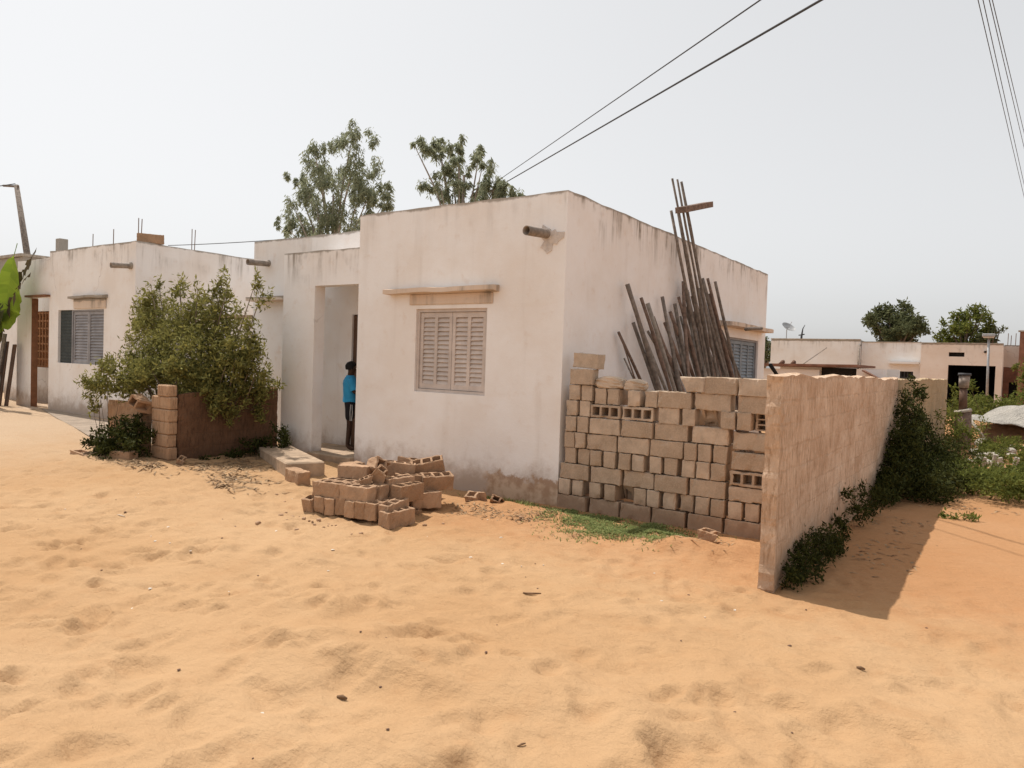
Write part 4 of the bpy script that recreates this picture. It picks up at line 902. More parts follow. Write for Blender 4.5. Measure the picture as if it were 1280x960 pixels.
m_ = MB(); m_.tube([(-4.0, 14.9, 2.0), (-3.9, 15.6, 1.6), (-3.9, 15.9, 1.0), (-3.9, 16.0, -.05)], [.04, .03, .03, .03], 7); o = m_.build('bent_branch', M['dark'], smooth=True); tag(o, 'dark bent branch hanging at the right end of the poles', 'branch')

# ------------------------------------------------------------------ trees
e1 = [(-25.5,11.1,.63),(-25.9,10.1,.77),(-26.7,9.4,.7),(-24.9,9.8,.7),(-23.2,11.1,.56),(-22.8,10.0,.7),(-22.4,9.1,.56),(-23.8,9.0,.63),(-27.2,8.3,.56),(-25.8,8.3,.63),(-24.3,8.1,.63),(-23.1,8.5,.63),(-21.9,8.3,.35),(-28.3,7.8,.32),(-27.7,10.0,.28),(-26.9,7.4,.7),(-25.0,7.2,.8),(-23.2,7.2,.8)]
e2 = [(-19.4,10.5,.28),(-19.1,9.9,.4),(-18.4,10.1,.28),(-18.6,9.2,.43),(-18.2,8.5,.49),(-19.1,8.5,.37),(-17.9,9.5,.28),(-17.4,10.1,.22),(-16.9,9.5,.31),(-16.5,8.9,.4),(-16.7,8.3,.43),(-15.9,8.3,.31),(-15.2,8.1,.22),(-20.0,10.4,.12),(-17.4,8.5,.37),(-18.4,7.6,.6),(-16.9,7.5,.6)]
re = random.Random(4)
def euc(cs, base, label, seed):
    cl = []
    for x, z, r in cs:
        for k in range(4):
            cl.append((x+re.uniform(-.6, .6)*r, base[1]+re.uniform(-.7, .7), z+re.uniform(-.6, .5)*r, r*re.uniform(.36, .62), r*re.uniform(.7, 1.1), int(330*r+40)))
    plant('eucalyptus_tree', base, label, 'tree', cl, M['euc'], M['bark_pale'], .11, .19, .24, .8, 'eucalyptus trees behind the house', seed, 'crown', 'trunk', up_bias=0, every=4)
euc(e1, (-24.9, 22, 0), 'tall eucalyptus with drooping leaves, left one behind the house', 51)
euc(e2, (-17.8, 22, 0), 'eucalyptus with two thin tops behind the house front, left of the power cables', 52)
def round_tree(base, c, r, rz, n, label, seed, mat=None, size=.3):
    rr = random.Random(seed); cl = []
    for i in range(26):
        a = rr.uniform(0, 6.28); q = rr.random()**.5; zz = rr.uniform(-.6, 1)
        f = math.sqrt(max(0, 1-(zz*.92)**2)); cl.append((c[0]+math.cos(a)*q*r*f*.8, c[1]+math.sin(a)*q*r*f*.8, c[2]+zz*rz*.8, r*.27, rz*.27, n//26))
    plant('broadleaf_tree', base, label, 'tree', cl, mat or M['fartree'], M['bark'], .16, size, .4, .1, 'trees beyond the far buildings', seed, 'crown', 'trunk')
round_tree((-6.1, 50, 0), (-6.1, 50, 4.5), 2.1, 1.75, 9500, 'dense dark round tree behind the white buildings', 61, size=.22)
round_tree((-2.5, 52, 0), (-2.5, 52, 4.35), 1.75, 1.75, 6200, 'greener looser tree behind the garage building', 62, M['weed'], .2)
round_tree((-1.3, 51.5, 0), (-1.2, 51.5, 4.0), .9, 1.0, 1500, 'small low tree crown at the right of the looser tree', 63, size=.2)
round_tree((-12.4, 44, 0), (-12.4, 44, 2.9), 1.2, 1.0, 1500, 'small dark tree seen just past the side wall of the house', 64, size=.2)

# ------------------------------------------------------------------ banana plant, left edge
br_ = empty('banana_plant', (-21.4, 7.7, .3), 'banana plant with one bright green leaf and torn dead leaves at the left edge', 'plant')
def bleaf(pts, wd, mat, name, torn=0):
    m_ = []; F = []; T_ = []; n = len(pts)-1; V = []; pts = [Vector(p) for p in pts]
    SUB = 24; C = []
    for i in range(SUB+1):
        t = i/SUB*n; k = min(int(t), n-1); C.append(pts[k].lerp(pts[k+1], t-k))
    for i in range(SUB+1):
        d = (C[min(i+1, SUB)]-C[max(i-1, 0)]).normalized(); s_ = d.cross(Vector((.25, -1, .2))).normalized(); t = i/SUB
        w_ = wd*math.sin(min(1, t*1.15+.08)*math.pi)**.6 if t < .97 else 0; 
        for sg in (-1, 1):
            ww = w_*(1-torn*random.random()); V.append(tuple(C[i]+s_*sg*ww+Vector((0, -.02, -.10*ww*2-torn*.25*random.random()))))
        V.append(tuple(C[i]))
    for i in range(SUB):
        a = i*3; b = a+3
        for sg in (0, 1):
            if torn and random.random() < (.3 if torn > .3 else .05): continue
            F.append((a+sg, a+2, b+2, b+sg)); T_.append(random.uniform(.3, .7))
    off = br_.location; me = bpy.data.meshes.new(name); me.from_pydata([tuple(Vector(v)-off) for v in V], [], F); me.update()
    at = me.attributes.new('tint', 'FLOAT', 'FACE'); at.data.foreach_set('value', np.array(T_, np.float32)); return link(name, me, mat, br_)
bleaf([(-20.9, 7.8, 2.3), (-20.95, 7.9, 2.8), (-20.85, 7.9, 3.4), (-20.6, 7.9, 4.0), (-20.35, 7.9, 4.4)], .58, M['banana'], 'leaf', .12)
bleaf([(-21.0, 7.8, 2.2), (-21.5, 7.7, 2.9), (-21.6, 7.7, 3.3), (-21.0, 7.6, 3.5)], .3, M['banana'], 'leaf', .2)
bleaf([(-21.1, 7.8, 2.4), (-20.9, 7.7, 2.9), (-20.6, 7.65, 2.7), (-20.4, 7.6, 2.1)], .22, M['weed_dark'], 'leaf', .3)
bleaf([(-21.3, 7.8, 2.1), (-22.0, 7.6, 2.7), (-22.6, 7.6, 3.0)], .4, M['banana'], 'leaf')
bleaf([(-21.2, 7.8, 2.0), (-20.9, 7.9, 2.8), (-20.3, 7.9, 3.35), (-19.6, 7.9, 3.66)], .24, M['banana_dead'], 'leaf', .6)
bleaf([(-21.2, 7.9, 2.3), (-20.6, 8.1, 3.7), (-20.1, 8.1, 4.05), (-19.8, 8.1, 4.3)], .14, M['banana_dead'], 'leaf', .5)
bleaf([(-21.3, 7.8, 2.4), (-21.1, 7.7, 2.4), (-20.8, 7.6, 2.0), (-20.7, 7.6, 1.5)], .2, M['banana_dead'], 'leaf', .6)
bleaf([(-21.3, 7.8, 2.7), (-21.8, 7.7, 3.2), (-21.9, 7.6, 2.6), (-21.9, 7.6, 2.2)], .3, M['weed_dark'], 'leaf', .5)
m_ = MB(); m_.tube([(-21.4, 7.7, .2), (-21.35, 7.75, 1.2), (-21.25, 7.8, 2.3)], [.14, .11, .07], 10); m_.build('stem', M['bark'], br_, smooth=True)
# scrap heap under it
jr = empty('scrap_wood_pile', (-22.0, 7.9, .3), 'dark heap of old boards leaning by the left hand porch pillar', 'wood pile')
for i in range(9):
    m_ = MB(); m_.M = Matrix.Translation((-22.95+i*.2, 8.0+random.uniform(-.1, .1), .25)) @ Matrix.Rotation(random.uniform(-.12, .12), 4, 'Y') @ Matrix.Rotation(-.12, 4, 'X'); m_.box(-.09, .09, -.015, .015, 0, random.uniform(1.5, 1.95)); m_.build('board', M['door' if i % 3 else 'wood_a'], jr)
for z in (.75, 1.15): m_ = MB(); m_.box(-23.1, -21.2, 7.78, 7.82, z, z+.08); m_.build('rail', M['wood_c'], jr)

# ------------------------------------------------------------------ poles and cables
def cable(pts, r, label, group):
    m_ = MB(); m_.tube(pts, r, 6); o = m_.build('power_cable', M['cable'], smooth=True); tag(o, label, 'cable', group)
def sag(a, b, s_, n=24): a = Vector(a); b = Vector(b); return [a.lerp(b, t)-Vector((0, 0, s_*4*t*(1-t))) for t in np.linspace(0, 1, n)]
def ext(a, b, t): a = Vector(a); b = Vector(b); return a+(b-a)*t
G1 = 'power cables over the house'
a, b = (-15.86, 22, 8.67), (-3.03, 10, 6.87); cable(sag(ext(a, b, -.08), ext(a, b, 1.75), .0), .012, 'thin upper power cable rising from behind the house to the top of the picture', G1)
a, b = (-15.53, 22, 8.54), (-2.24, 10, 6.68); cable(sag(ext(a, b, -.1), ext(a, b, 1.75), .0), .019, 'thick lower power cable rising from behind the house to the top of the picture', G1)
up_ = empty('utility_pole', (-17.1, 23.3, 0), 'power pole hidden behind the roof and eucalyptus', 'utility pole')
m_ = MB(); m_.tube([(-17.1, 23.3, 0), (-17.0, 23.2, 8.75)], [.13, .09], 10); m_.build('shaft', M['wood_a'], up_, smooth=True)
m_ = MB(); m_.box(-17.4, -16.6, 23.05, 23.13, 8.5, 8.6); m_.build('crossarm', M['wood_a'], up_)
G2 = 'thin cables at the top right'
for i, (p0, p1) in enumerate([((-.53, 10, 6.25), (-.07, 20, 6.36)), ((-.48, 10, 6.23), (-.03, 20, 6.42)), ((-.42, 10, 6.22), (.0, 20, 6.95)), ((-.39, 10, 6.21), (.04, 20, 7.05))]):
    cable(sag(ext(p0, p1, -1.6), ext(p0, p1, 2.2), 0, 8), .0055, ['leftmost', 'second', 'third', 'rightmost'][i]+' of the four thin cables at the top right of the sky', G2)
cable(sag((-24.2, 14, 5.5), (-17, 14, 5.28), .03), .012, 'short cable sagging between the two houses above the bush', None)
cp = empty('utility_pole', (-33.0, 14, 0), 'thin dark leaning power pole behind the left hand house', 'utility pole')
m_ = MB(); m_.tube([(-32.9, 14, 0), (-35.2, 14, 6.0), (-36.25, 14, 8.86)], [.16, .13, .10], 10); m_.build('shaft', M['wood_a'], cp, smooth=True)
m_ = MB(); m_.tube([(-37.6, 14, 9.0), (-36.1, 14, 8.8)], .05, 8); m_.build('crossarm', M['wood_a'], cp, smooth=True)
cable(sag((-36.4, 14, 8.95), (-60, 10, 10.5), .5), .02, 'cable leaving the leaning pole at the left edge', None)

# ------------------------------------------------------------------ far buildings on the right
def small_wall(name, parent, x0, x1, y, zt, mat, holes=(), depth=6):
    mb = MB(); wall_panel(mb, (x0, y), 'x', x1-x0, -.1, zt, .2, holes, step=.5, wob=.004); wall_panel(mb, (x1, y+.2), 'y', depth, -.1, zt, .2, inward=-1, step=.6); wall_panel(mb, (x0, y+.2), 'y', depth, -.1, zt, .2, step=.6)
    o = mb.build('wall', mat, parent); fix_normals(o)
    mb = MB(); mb.box(x0+.2, x1-.2, y+.2, y+depth, zt-.35, zt-.25); mb.build('roof', M['roof'], parent)
b1 = empty('building', (-8.5, 43, 0), 'long plain white building with a satellite dish, first right of the house', 'building'); small_wall('w', b1, -10.75, -6.4, 40, 3.55, M['wall_far'])
b2 = empty('building', (-5.1, 43, 0), 'white building with a small barred window behind the block wall', 'building'); small_wall('w', b2, -6.38, -3.72, 40.4, 3.46, M['wall_far'], [(1.5, 2.35, 1.45, 2.05)])
mb = MB()
for i in range(6): mb.box(-4.88+i*.15, -4.85+i*.15, 40.45, 40.48, 1.45, 2.05)
mb.box(-4.88, -4.03, 40.46, 40.49, 1.73, 1.77); mb.build('window_bars', M['cable'], b2)
mb = MB(); mb.box(-5.1, -3.8, 40.0, 40.39, 2.42, 2.52); mb.build('canopy', M['wall_far'], b2)
mb = MB(); mb.box(-4.88, -4.03, 40.58, 40.6, 1.45, 2.05); mb.build('window', M['dark'], b2)
b3 = empty('building', (-2.1, 43, 0), 'ochre-white garage building with a wide dark opening on the right', 'building')
small_wall('w', b3, -3.70, -.42, 40, 3.43, M['wall_ochre'], [(1.12, 3.02, -.0999, 2.42), (1.15, 1.78, 2.82, 3.02)])
mb = MB(); mb.box(-2.6, -.62, 40.25, 45.5, 2.45, 2.5); mb.box(-2.7, -2.6, 40.25, 45.5, 0, 2.45); mb.box(-.64, -.62, 40.21, 45.5, 0, 2.45); mb.box(-2.6, -.64, 45.4, 45.5, 0, 2.45); mb.build('garage_interior', M['dark'], b3)
mb = MB(); mb.box(-2.58, -1.9, 40.23, 40.3, 2.75, 3.1); mb.build('vent', M['dark'], b3)
spout(b3, (-1.1, 40.1, 3.1), (-1.1, 39.7, 3.05), .06, collar=False)
b4 = empty('building', (.1, 43, 0), 'low annex with raw brick lower wall beside the garage building', 'building')
mb = MB(); wall_panel(mb, (-.40, 41), 'x', 1.4, 2.4, 3.42, .2, step=.5); o = mb.build('wall', M['wall_ochre'], b4); fix_normals(o)
mb = MB(); wall_panel(mb, (-.40, 41.02), 'x', 1.4, -.1, 2.395, .2, [(.25, .8, -.0999, 1.7)], step=.4); o = mb.build('brick_wall', M['brick_red'], b4); fix_normals(o)
mb = MB(); mb.box(-.3, .9, 41.5, 41.6, 0, 2.4); mb.build('interior', M['dark'], b4)
b5 = empty('building', (1.5, 41, 0), 'raw reddish brick wall rising at the right edge', 'building'); mb = MB(); wall_panel(mb, (.17, 40), 'x', 5, -.1, 3.98, .25, step=.5); o = mb.build('wall', M['brick_red'], b5); fix_normals(o)
mb = MB(); mb.box(.1, 5.2, 39.95, 40.3, 4.0, 4.06); mb.build('coping', M['roof'], b5)
for i, x in enumerate((-.28, -.16, .02)):
    m_ = MB(); m_.tube([(x, 41.5, 3.2), (x+.01, 41.5, 4.0-.1*(i % 2))], .016, 5); o = m_.build('steel_bars', M['steel']); tag(o, ['left', 'middle', 'right'][i]+' of the three steel bars on the annex roof at the right', 'steel bars', 'steel bars on the annex roof')
mb = MB(); mb.box(-9.2, -8.5, 39.97, 40.02, .9, 2.0); mb.build('window', M['shutter_grey'], b1)
mb = MB(); mb.box(-10.76, -6.39, 39.96, 40.25, 3.551, 3.60); mb.build('coping', M['roof'], b1)
mb = MB(); mb.box(-6.37, -3.73, 40.36, 40.65, 3.461, 3.50); mb.build('coping', M['roof'], b2)
mb = MB(); mb.box(-3.70, -.42, 39.96, 40.25, 3.431, 3.47); mb.build('coping', M['roof'], b3)
mb = MB(); mb.tube([(-6.41, 40.2, 3.3), (-6.41, 39.9, 3.3), (-6.41, 39.9, .2)], .05, 8); mb.build('drain_pipe', M['pipe'], b1, smooth=True)
# dish and aerial
dr_ = empty('satellite_dish', (-10.1, 40.6, 3.3), 'small satellite dish on the long white building beside the house', 'satellite dish')
m_ = MB(); V = []; F = []; n = 16
for j, (rr_, dz) in enumerate(((.02, 0), (.16, .02), (.3, .07), (.38, .12))):
    for k in range(n): V.append((rr_*math.cos(2*math.pi*k/n), rr_*math.sin(2*math.pi*k/n), dz))
for j in range(3):
    for k in range(n): F.append((j*n+k, j*n+(k+1) % n, (j+1)*n+(k+1) % n, (j+1)*n+k))
F.append(tuple(range(n))); m_.M = Matrix.Translation((-10.05, 40.5, 4.15)) @ Matrix.Rotation(R(35), 4, 'Y') @ Matrix.Rotation(R(20), 4, 'X'); m_.add(V, F); m_.build('dish', M['metal'], dr_, smooth=True)
m_ = MB(); m_.tube([(-10.1, 40.5, 3.3), (-10.1, 40.5, 4.1)], .025, 6); m_.build('mast', M['metal'], dr_)
m_ = MB(); m_.tube([(-10.05, 40.5, 4.15), (-9.8, 40.3, 4.5)], .012, 6); m_.build('feed_arm', M['metal'], dr_)
ar = empty('roof_aerial', (-9.3, 40.6, 3.2), 'dark bent aerial mast on the long white building', 'aerial')
m_ = MB(); m_.tube([(-9.35, 40.6, 3.2), (-9.35, 40.6, 3.75), (-9.3, 40.6, 4.15), (-9.2, 40.6, 4.35)], [.05, .06, .03, .015], 6); m_.build('mast', M['cable'], ar)
m_ = MB(); m_.tube([(-9.5, 40.6, 3.8), (-9.2, 40.6, 3.85)], .03, 6); m_.build('bracket', M['cable'], ar)
# lamp post
lp = empty('street_lamp', (-.95, 38, 0), 'slim grey lamp post with a boxy lamp head before the garage building', 'street lamp')
m_ = MB(); m_.tube([(-.88, 38, -.1), (-.92, 38, 2.0), (-.95, 38, 3.62)], [.06, .05, .045], 8); m_.build('shaft', M['metal'], lp, smooth=True)
m_ = MB(); m_.box(-1.2, -.72, 37.85, 38.15, 3.66, 3.80); m_.build('lamp_head', M['metal'], lp, bevel=.02)
m_ = MB(); m_.box(-1.16, -.76, 37.88, 38.12, 3.62, 3.66); m_.build('lens', M['shell'], lp)
# low shed behind the block wall
sr = empty('shed', (-5.0, 25.5, 0), 'low flat roofed shed with a dark opening just behind the block wall', 'shed')
for q_ in ((-6.9, -4.95, 24.0, 24.2, -.1, 1.95), (-3.9, -3.1, 24.0, 24.2, -.1, 2.02), (-6.9, -3.1, 27.0, 27.2, -.1, 2.05)): MB().box(*q_).build('wall', M['wall_far'], sr)
mb = MB(); mb.M = Matrix.Translation((-5, 25.6, 2.06)) @ Matrix.Rotation(R(-.8), 4, 'Y'); mb.box(-2.0, 1.15, -1.9, 1.7, 0, .07); mb.build('roof', M['brick_red'], sr)
mb = MB(); mb.box(-4.95, -3.9, 24.3, 24.35, -.1, 2.04); mb.build('interior', M['dark'], sr)
mb = MB(); mb.M = Matrix.Translation((-3.3, 23.7, 1.75)) @ Matrix.Rotation(R(28), 4, 'Y'); mb.box(-.45, .35, -.1, .6, 0, .04); mb.build('awning', M['brick_red'], sr)
m_ = MB(); m_.tube([(-6.55, 28, 2.0), (-5.6, 28.2, 2.78)], [.02, .015], 6); o = m_.build('roof_stick', M['wood_c']); tag(o, 'thin slanting stick poking up behind the shed roof', 'stick')
for i, x in enumerate((-6.3, -5.95)):
    m_ = MB(); m_.tube([(x-.09+i*.03, 25, 2.07), (x+.0, 25, 2.2), (x+.02, 25, 2.24)], [.09, .07, .03], 8); o = m_.build('roof_weight', M['stone'], smooth=True); tag(o, ['left', 'right'][i]+' dark lump weighing down the shed roof', 'stone', 'lumps on the shed roof')

# ------------------------------------------------------------------ right yard: post, tarpaulin, rubble
pp = empty('gate_post', (-1.02, 22.5, 0), 'brown two-tone post with a grey can on top, right of the block wall', 'post')
m_ = MB(); m_.tube([(-1.03, 22.5, -.1), (-1.03, 22.5, .5), (-1.04, 22.5, 1.0)], [.21, .20, .19], 10); m_.build('sleeve', M['wood_b'], pp, smooth=True)
m_ = MB(); m_.tube([(-1.04, 22.5, .95), (-1.06, 22.5, 1.03)], [.22, .2], 10); m_.build('collar', M['white_stone'], pp, smooth=True)
m_ = MB(); m_.tube([(-1.05, 22.5, 1.0), (-1.06, 22.5, 1.6)], [.10, .09], 10); m_.build('shaft', M['door'], pp, smooth=True)
m_ = MB(); m_.tube([(-1.06, 22.5, 1.6), (-1.05, 22.5, 1.92)], [.12, .13], 12); m_.build('can', M['pipe'], pp, smooth=True)
m_ = MB(); m_.tube([(-1.05, 22.5, 1.92), (-1.05, 22.5, 1.99)], [.16, .15], 12); m_.build('lid', M['cable'], pp, smooth=True)
# tarpaulin draped over a mound
def tarp():
    nx, ny = 40, 24; V = []; F = []
    for j in range(ny+1):
        for i in range(nx+1):
            u, v = i/nx, j/ny; x = -1.1+u*4.4; y = 25.6+v*4.2
            e = math.sin(min(1, u*1.8)*math.pi/2)*math.sin(min(1, v*1.6)*math.pi/2)
            z = .5+.62*e*(1-.35*abs(v-.6))*(1-.25*abs(math.sin(u*7+v*2)))-.28*(1-v)*sstep(.35, .9, u)*(1-v)+.07*math.sin(u*11+v*5)+.05*abs(math.sin(v*13-u*9))+.09*float(vnoise(u*7, v*6, 71))+.04*float(vnoise(u*19, v*15, 72))
            V.append((x, y+.15*math.sin(u*6), float(z)))
    for j in range(ny):
        for i in range(nx): a = j*(nx+1)+i; F.append((a, a+1, a+nx+2, a+nx+1))
    m_ = MB(); m_.add(V, F); o = m_.build('tarpaulin', M['tarp'], smooth=True)
    sm = o.modifiers.new('thickness', 'SOLIDIFY'); sm.thickness = .012
    tag(o, 'sagging off-white tarpaulin spread over stuff at the right edge', 'tarpaulin'); return o
tarp()
m_ = MB(); V = []; F = []
for j in range(9):
    for i in range(25):
        t = i/24; a = j/8; x = -.7+t*3.8; y = 26.2+a*3.2; V.append((x, y, -.1+.75*math.sin(a*math.pi)**.4*math.sin(min(1, .08+t)*math.pi)**.4+.08*nz(x, y, 0, 3)))
for j in range(8):
    for i in range(24): a = j*25+i; F.append((a, a+1, a+26, a+25))
m_.add(V, F); o = m_.build('sand_heap', M['plinth'], smooth=True); tag(o, 'brown earth heap in the shade under the pale tarpaulin', 'heap')
for i, (x0, z0, x1, z1) in enumerate([(-.95, .05, -1.15, .62), (-.55, .0, -.98, .6)]):
    m_ = MB(); m_.tube([(x0, 25.5, z0), (x1, 25.6, z1)], .045, 7); o = m_.build('tarp_prop', M['white_stone'], smooth=True); tag(o, ['left', 'right'][i]+' pale prop holding up the near corner of the tarpaulin', 'prop', 'props of the tarpaulin')
def rock(seed, r=1):
    rr = random.Random(seed); bm = bmesh.new(); bmesh.ops.create_icosphere(bm, subdivisions=2, radius=r); o = rr.uniform(0, 40)
    for v in bm.verts: v.co *= 1+.35*nz(v.co.x+o, v.co.y, v.co.z, .9/r*r)+.12*nz(v.co.x+o, v.co.y+3, v.co.z, 2.5); v.co.z *= .7
    me = bpy.data.meshes.new('rock'); bm.to_mesh(me); bm.free(); return me
ROCKS = [rock(i) for i in range(5)]
def rockset(mat): 
    out = []
    for m0 in ROCKS: c = m0.copy(); c.materials.append(mat); out.append(c)
    return out
RW, RS, RC = rockset(M['white_stone']), rockset(M['stone']), rockset(M['shell'])
rk = random.Random(9)
def rwl(seed):
    me = lump(seed).copy(); me.materials.clear(); me.materials.append(M['white_stone']); return me
RWL = [rwl(i) for i in (41, 42, 43)]
cl = [(rk.uniform(-.5, 1.8), rk.uniform(18.3, 25), .06+rk.uniform(0, .12), rk.uniform(.2, .4), .1+rk.uniform(0, .1), 260) for i in range(26)]
plant('dusty_weeds', (.4, 20, 0), 'dusty weeds growing through the pale rubble before the tarpaulin', 'weeds', cl, M['weed'], M['bark'], .005, .08, .36, 0, seed=27, multi=6)
for i in range(80):
    x = rk.uniform(-.75, 2.2); y = rk.uniform(17.9, 25.2); s_ = rk.uniform(.03, .12)
    o = link('rubble_stone', RWL[i % 3], None, None, (x, y, s_*.35)); o.scale = (s_*1.3, s_, s_*.8); o.rotation_euler = (0, 0, rk.uniform(0, 6))
    tag(o, 'pale rubble stone lying between the green weeds and the tarpaulin', 'stone', 'pale rubble on the right')
for i in range(14):
    x = -.42+i*.17; s_ = 1
    m_ = MB(); m_.M = Matrix.Translation((x, 17.75+.1*math.sin(i*2.3), 0)) @ Matrix.Rotation(rk.uniform(-.25, .25), 4, 'Y') @ Matrix.Rotation(rk.uniform(-.3, .3), 4, 'Z'); m_.box(-.045, .045, -.05, .05, 0, .26+rk.uniform(0, .08))
    o = m_.build('kerb_stone', M['white_stone'], bevel=.01); tag(o, 'short pale upright stone in the row edging the weed patch', 'stone', 'row of pale upright stones')

# ------------------------------------------------------------------ small things on the sand
known = [(-2.29, 3.54, .028, 0), (-4.2, 5.35, .0, 9)]
PB = 'small dark pebbles strewn over the sand'
rs = random.Random(21)
for i in range(60):
    x = rs.uniform(-9, 1.5); y = rs.uniform(1.8, 6.3)
    s_ = rs.choice([.004, .005, .006, .007, .009])*(1.0 if y < 4 else 1.25)
    o = link('pebble', RS[i % 5], None, None, (x, y, gz(x, y)+s_*.25)); o.scale = (s_*1.3, s_, s_*.8); o.rotation_euler = (0, 0, rs.uniform(0, 6))
    tag(o, 'small dark pebble on the open sand of the street', 'pebble', PB)
for i in range(36):
    x = rs.uniform(-9, 1.5); y = rs.uniform(2, 7.2); s_ = rs.choice([.006, .009, .013])
    o = link('pale_chip', RC[i % 5], None, None, (x, y, gz(x, y)+s_*.25)); o.scale = (s_*1.3, s_, s_*.6); o.rotation_euler = (0, 0, rs.uniform(0, 6))
    tag(o, 'tiny pale stone or shell chip on the open sand', 'chip', 'pale chips strewn over the sand')
def stick(x, y, L, a, label, mat='dry', r=.006):
    m_ = MB(); z = gz(x, y)+r; dx, dy = math.cos(a)*L/2, math.sin(a)*L/2
    m_.tube([(x-dx, y-dy, gz(x-dx, y-dy)+r), (x+.1*dy, y-.1*dx, z+.008), (x+dx, y+dy, gz(x+dx, y+dy)+r)], [r*.6, r, r*.5], 6); o = m_.build('twig', M[mat], smooth=True); tag(o, label, 'twig')
stick(-3.18, 5.02, .15, .55, 'curled brown leaf-like twig on the sand before the grass patch', r=.011)
stick(-2.95, 2.75, .06, .3, 'flat brown chip in the left foreground sand', r=.012)
stick(-.72, 5.1, .05, .3, 'dark bit of wood on the sand below the wall shadow', r=.012)
stick(-1.9, 2.95, .05, 1.2, 'short dark twig near the bottom middle of the street', r=.006)
stick(-8.1, 4.2, .12, .2, 'pale straw lying on the left part of the street', 'shell', .006)
stick(-1.05, 8.2, .1, .9, 'dry twig in the shadow of the block wall')

# ------------------------------------------------------------------ person in the porch
def skin(chains, sub=2):
    """chains = list of (verts, edges, radii, root); returns one evaluated mesh"""
    V = []; F = []
    for vs, es, rs_, root in chains:
        me = bpy.data.meshes.new('t'); me.from_pydata(vs, es, []); me.update(); o = bpy.data.objects.new('t', me); COL.objects.link(o)
        md = o.modifiers.new('s', 'SKIN'); md.use_smooth_shade = True; md.branch_smoothing = .3; ss = o.modifiers.new('u', 'SUBSURF'); ss.levels = sub; ss.render_levels = sub
        for i, r in enumerate(rs_):
            me.skin_vertices[0].data[i].radius = (r if isinstance(r, tuple) else (r, r)); me.skin_vertices[0].data[i].use_root = (i == root)
        dg = bpy.context.evaluated_depsgraph_get(); ev = o.evaluated_get(dg).to_mesh(); n = len(V)
        V += [tuple(v.co) for v in ev.vertices]; F += [tuple(i+n for i in p.vertices) for p in ev.polygons]
        o.evaluated_get(dg).to_mesh_clear(); bpy.data.objects.remove(o); bpy.data.meshes.remove(me)
    me = bpy.data.meshes.new('body'); me.from_pydata(V, [], F); me.update(); me.polygons.foreach_set('use_smooth', [True]*len(me.polygons)); return me
# local frame: facing +x, z up, height 1.57
pe = empty('person', (-9.47, 8.82, .265), 'person in a blue T-shirt and black shorts standing half hidden inside the porch', 'person', None, R(50))
bv = [(0,0,.83),(0,0,.95),(.0,0,1.08),(-.01,0,1.2),(0,0,1.27),(.01,0,1.33),(.025,0,1.405),(.02,0,1.475),      # pelvis, waist, chest, upper chest, neck base, neck, head, crown
      (0,.14,1.235),(.02,.19,1.0),(.12,.19,.80),(.15,.185,.755),       # L shoulder, elbow, wrist, palm
      (0,-.14,1.235),(.06,-.17,1.0),(.26,-.12,1.06),(.305,-.11,1.075), # R arm, raised a little towards the wall
      (0,.08,.80),(.02,.085,.45),(-.01,.09,.08),(.06,.095,.03),(.13,.10,.022),
      (0,-.08,.80),(.0,-.085,.45),(-.03,-.09,.08),(.04,-.095,.03),(.11,-.10,.022)]
be = [(0,1),(1,2),(2,3),(3,4),(4,5),(5,6),(6,7),(3,8),(8,9),(9,10),(10,11),(3,12),(12,13),(13,14),(14,15),(0,16),(16,17),(17,18),(18,19),(19,20),(0,21),(21,22),(22,23),(23,24),(24,25)]
brd = [(.10,.13),(.085,.115),(.095,.13),(.085,.12),(.06,.07),(.056,.056),(.09,.077),(.077,.067),.05,.034,.022,(.032,.016),.05,.034,.022,(.032,.016),.072,.048,.033,.036,.02,.072,.048,.033,.036,.02]
chains = [(bv, be, brd, 0)]
for (palm, d, s_) in ((Vector((.15, .185, .755)), Vector((.35, 0, -.93)), Vector((0, 1, 0))), (Vector((.305, -.11, 1.075)), Vector((.95, .05, .2)), Vector((0, .2, 1)))):
    d = d.normalized(); nrm = d.cross(s_).normalized()
    for k, L in enumerate((.062, .072, .067, .052)):
        b0 = palm+s_*(-.021+.014*k)+d*.02; p1 = b0+d*L*.5; p2 = p1+(d*.85+nrm*.35).normalized()*L*.3; p3 = p2+(d*.6+nrm*.6).normalized()*L*.3
        chains.append(([tuple(b0), tuple(p1), tuple(p2), tuple(p3)], [(0,1),(1,2),(2,3)], [.008,.008,.0072,.0062], 0))
    b0 = palm-s_*.02-d*.01; p1 = b0+(-s_*.75+d*.6).normalized()*.035; p2 = p1+(-s_*.3+d).normalized()*.03
    chains.append(([tuple(b0), tuple(p1), tuple(p2)], [(0,1),(1,2)], [.011,.0095,.008], 0))
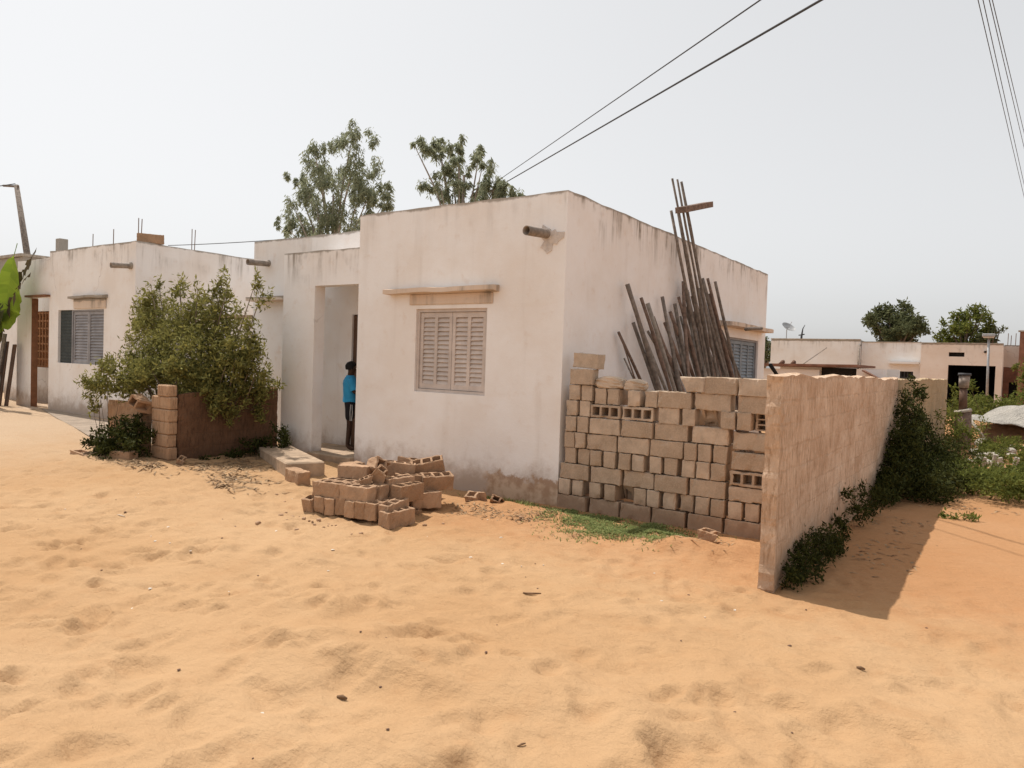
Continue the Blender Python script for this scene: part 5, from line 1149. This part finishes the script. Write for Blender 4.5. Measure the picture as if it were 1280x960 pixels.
# nose, ears
chains.append(([(.09,0,1.415),(.112,0,1.393)], [(0,1)], [.011,.013], 0))
for sg in (-1, 1): chains.append(([(.02,sg*.072,1.42),(.012,sg*.088,1.395)], [(0,1)], [(.017,.012),(.012,.008)], 0))
chains.append(([(.092,-.02,1.36),(.098,0,1.361),(.092,.02,1.36)], [(0,1),(1,2)], [.007,.009,.007], 1))
bme = skin(chains); body = link('body', bme, M['skin'], pe)
for sg in (-1, 1):
    bm = bmesh.new(); bmesh.ops.create_uvsphere(bm, u_segments=10, v_segments=8, radius=.012); me_ = bpy.data.meshes.new('eye'); bm.to_mesh(me_); bm.free(); link('eye', me_, M['white_print'], pe, (.098, sg*.03, 1.42))
bm = bmesh.new(); bmesh.ops.create_uvsphere(bm, u_segments=20, v_segments=14, radius=1)
for v in bm.verts:
    c = v.co; k = 1+.03*nz(c.x*3, c.y*3, c.z*3, 2); back = c.x < .35
    v.co = Vector((c.x*.105*k, c.y*.09*k, c.z*.105*k)) if (c.z > .25 or (back and c.z > -.55)) else Vector((c.x*.07, c.y*.06, c.z*.06))
hm = bpy.data.meshes.new('hair'); bm.to_mesh(hm); bm.free(); hm.polygons.foreach_set('use_smooth', [True]*len(hm.polygons)); link('hair', hm, M['hair'], pe, (.012, 0, 1.443))
m_ = MB(); V = []; F = []; n = 24
rings = [(.84, .118, .150), (.95, .115, .145), (1.06, .120, .155), (1.15, .122, .170), (1.21, .112, .178), (1.25, .095, .155), (1.28, .075, .10), (1.30, .066, .075)]
for j, (z, a_, b_) in enumerate(rings):
    for k in range(n):
        t = 2*math.pi*k/n; f = 1+.035*math.sin(5*t+j*1.3)+.02*math.sin(9*t-j*2.1); V.append((a_*math.cos(t)*f, b_*math.sin(t)*f, z+(.008*math.sin(3*t) if j == 0 else 0)))
for j in range(len(rings)-1):
    for k in range(n): F.append((j*n+k, j*n+(k+1) % n, (j+1)*n+(k+1) % n, (j+1)*n+k))
m_.add(V, F)
for sg, e in ((1, (.02, .20, 1.03)), (-1, (.06, -.19, 1.04))):
    sh = Vector((-.0, sg*.145, 1.22)); e = Vector(e); m_.tube([sh+Vector((0, -sg*.05, .0)), sh+Vector((0, sg*.01, -.012)), sh.lerp(e, .5), e], [.060, .066, .062, .066], 14, caps=False)
ts = m_.mesh('t_shirt'); ts.polygons.foreach_set('use_smooth', [True]*len(ts.polygons)); link('t_shirt', ts, M['tshirt'], pe)
sm_ = skin([([(0,0,.93),(0,0,.85),(.0,.085,.78),(.02,.09,.5),(0,-.085,.78),(.0,-.09,.5)], [(0,1),(1,2),(2,3),(1,4),(4,5)], [(.11,.14),(.12,.145),.092,.078,.092,.078], 1)]); sh_ = link('shorts', sm_, M['shorts'], pe)
m_ = MB()
for sg in (-1, 1):
    for q in (-.012, .012):
        m_.tube([(.02+q, sg*.168, .80), (.02+q*1.6, sg*.172, .66), (.02+q, sg*.166, .52)], .005, 5)
off = m_.mesh('side_stripes'); link('side_stripes', off, M['white_print'], sh_)

S.render.engine = 'CYCLES'
for o in list(bpy.data.objects):
    if o.type == 'MESH' and o.parent is None and 'label' not in o: print('NOLABEL', o.name)
print('objects', len(bpy.data.objects))
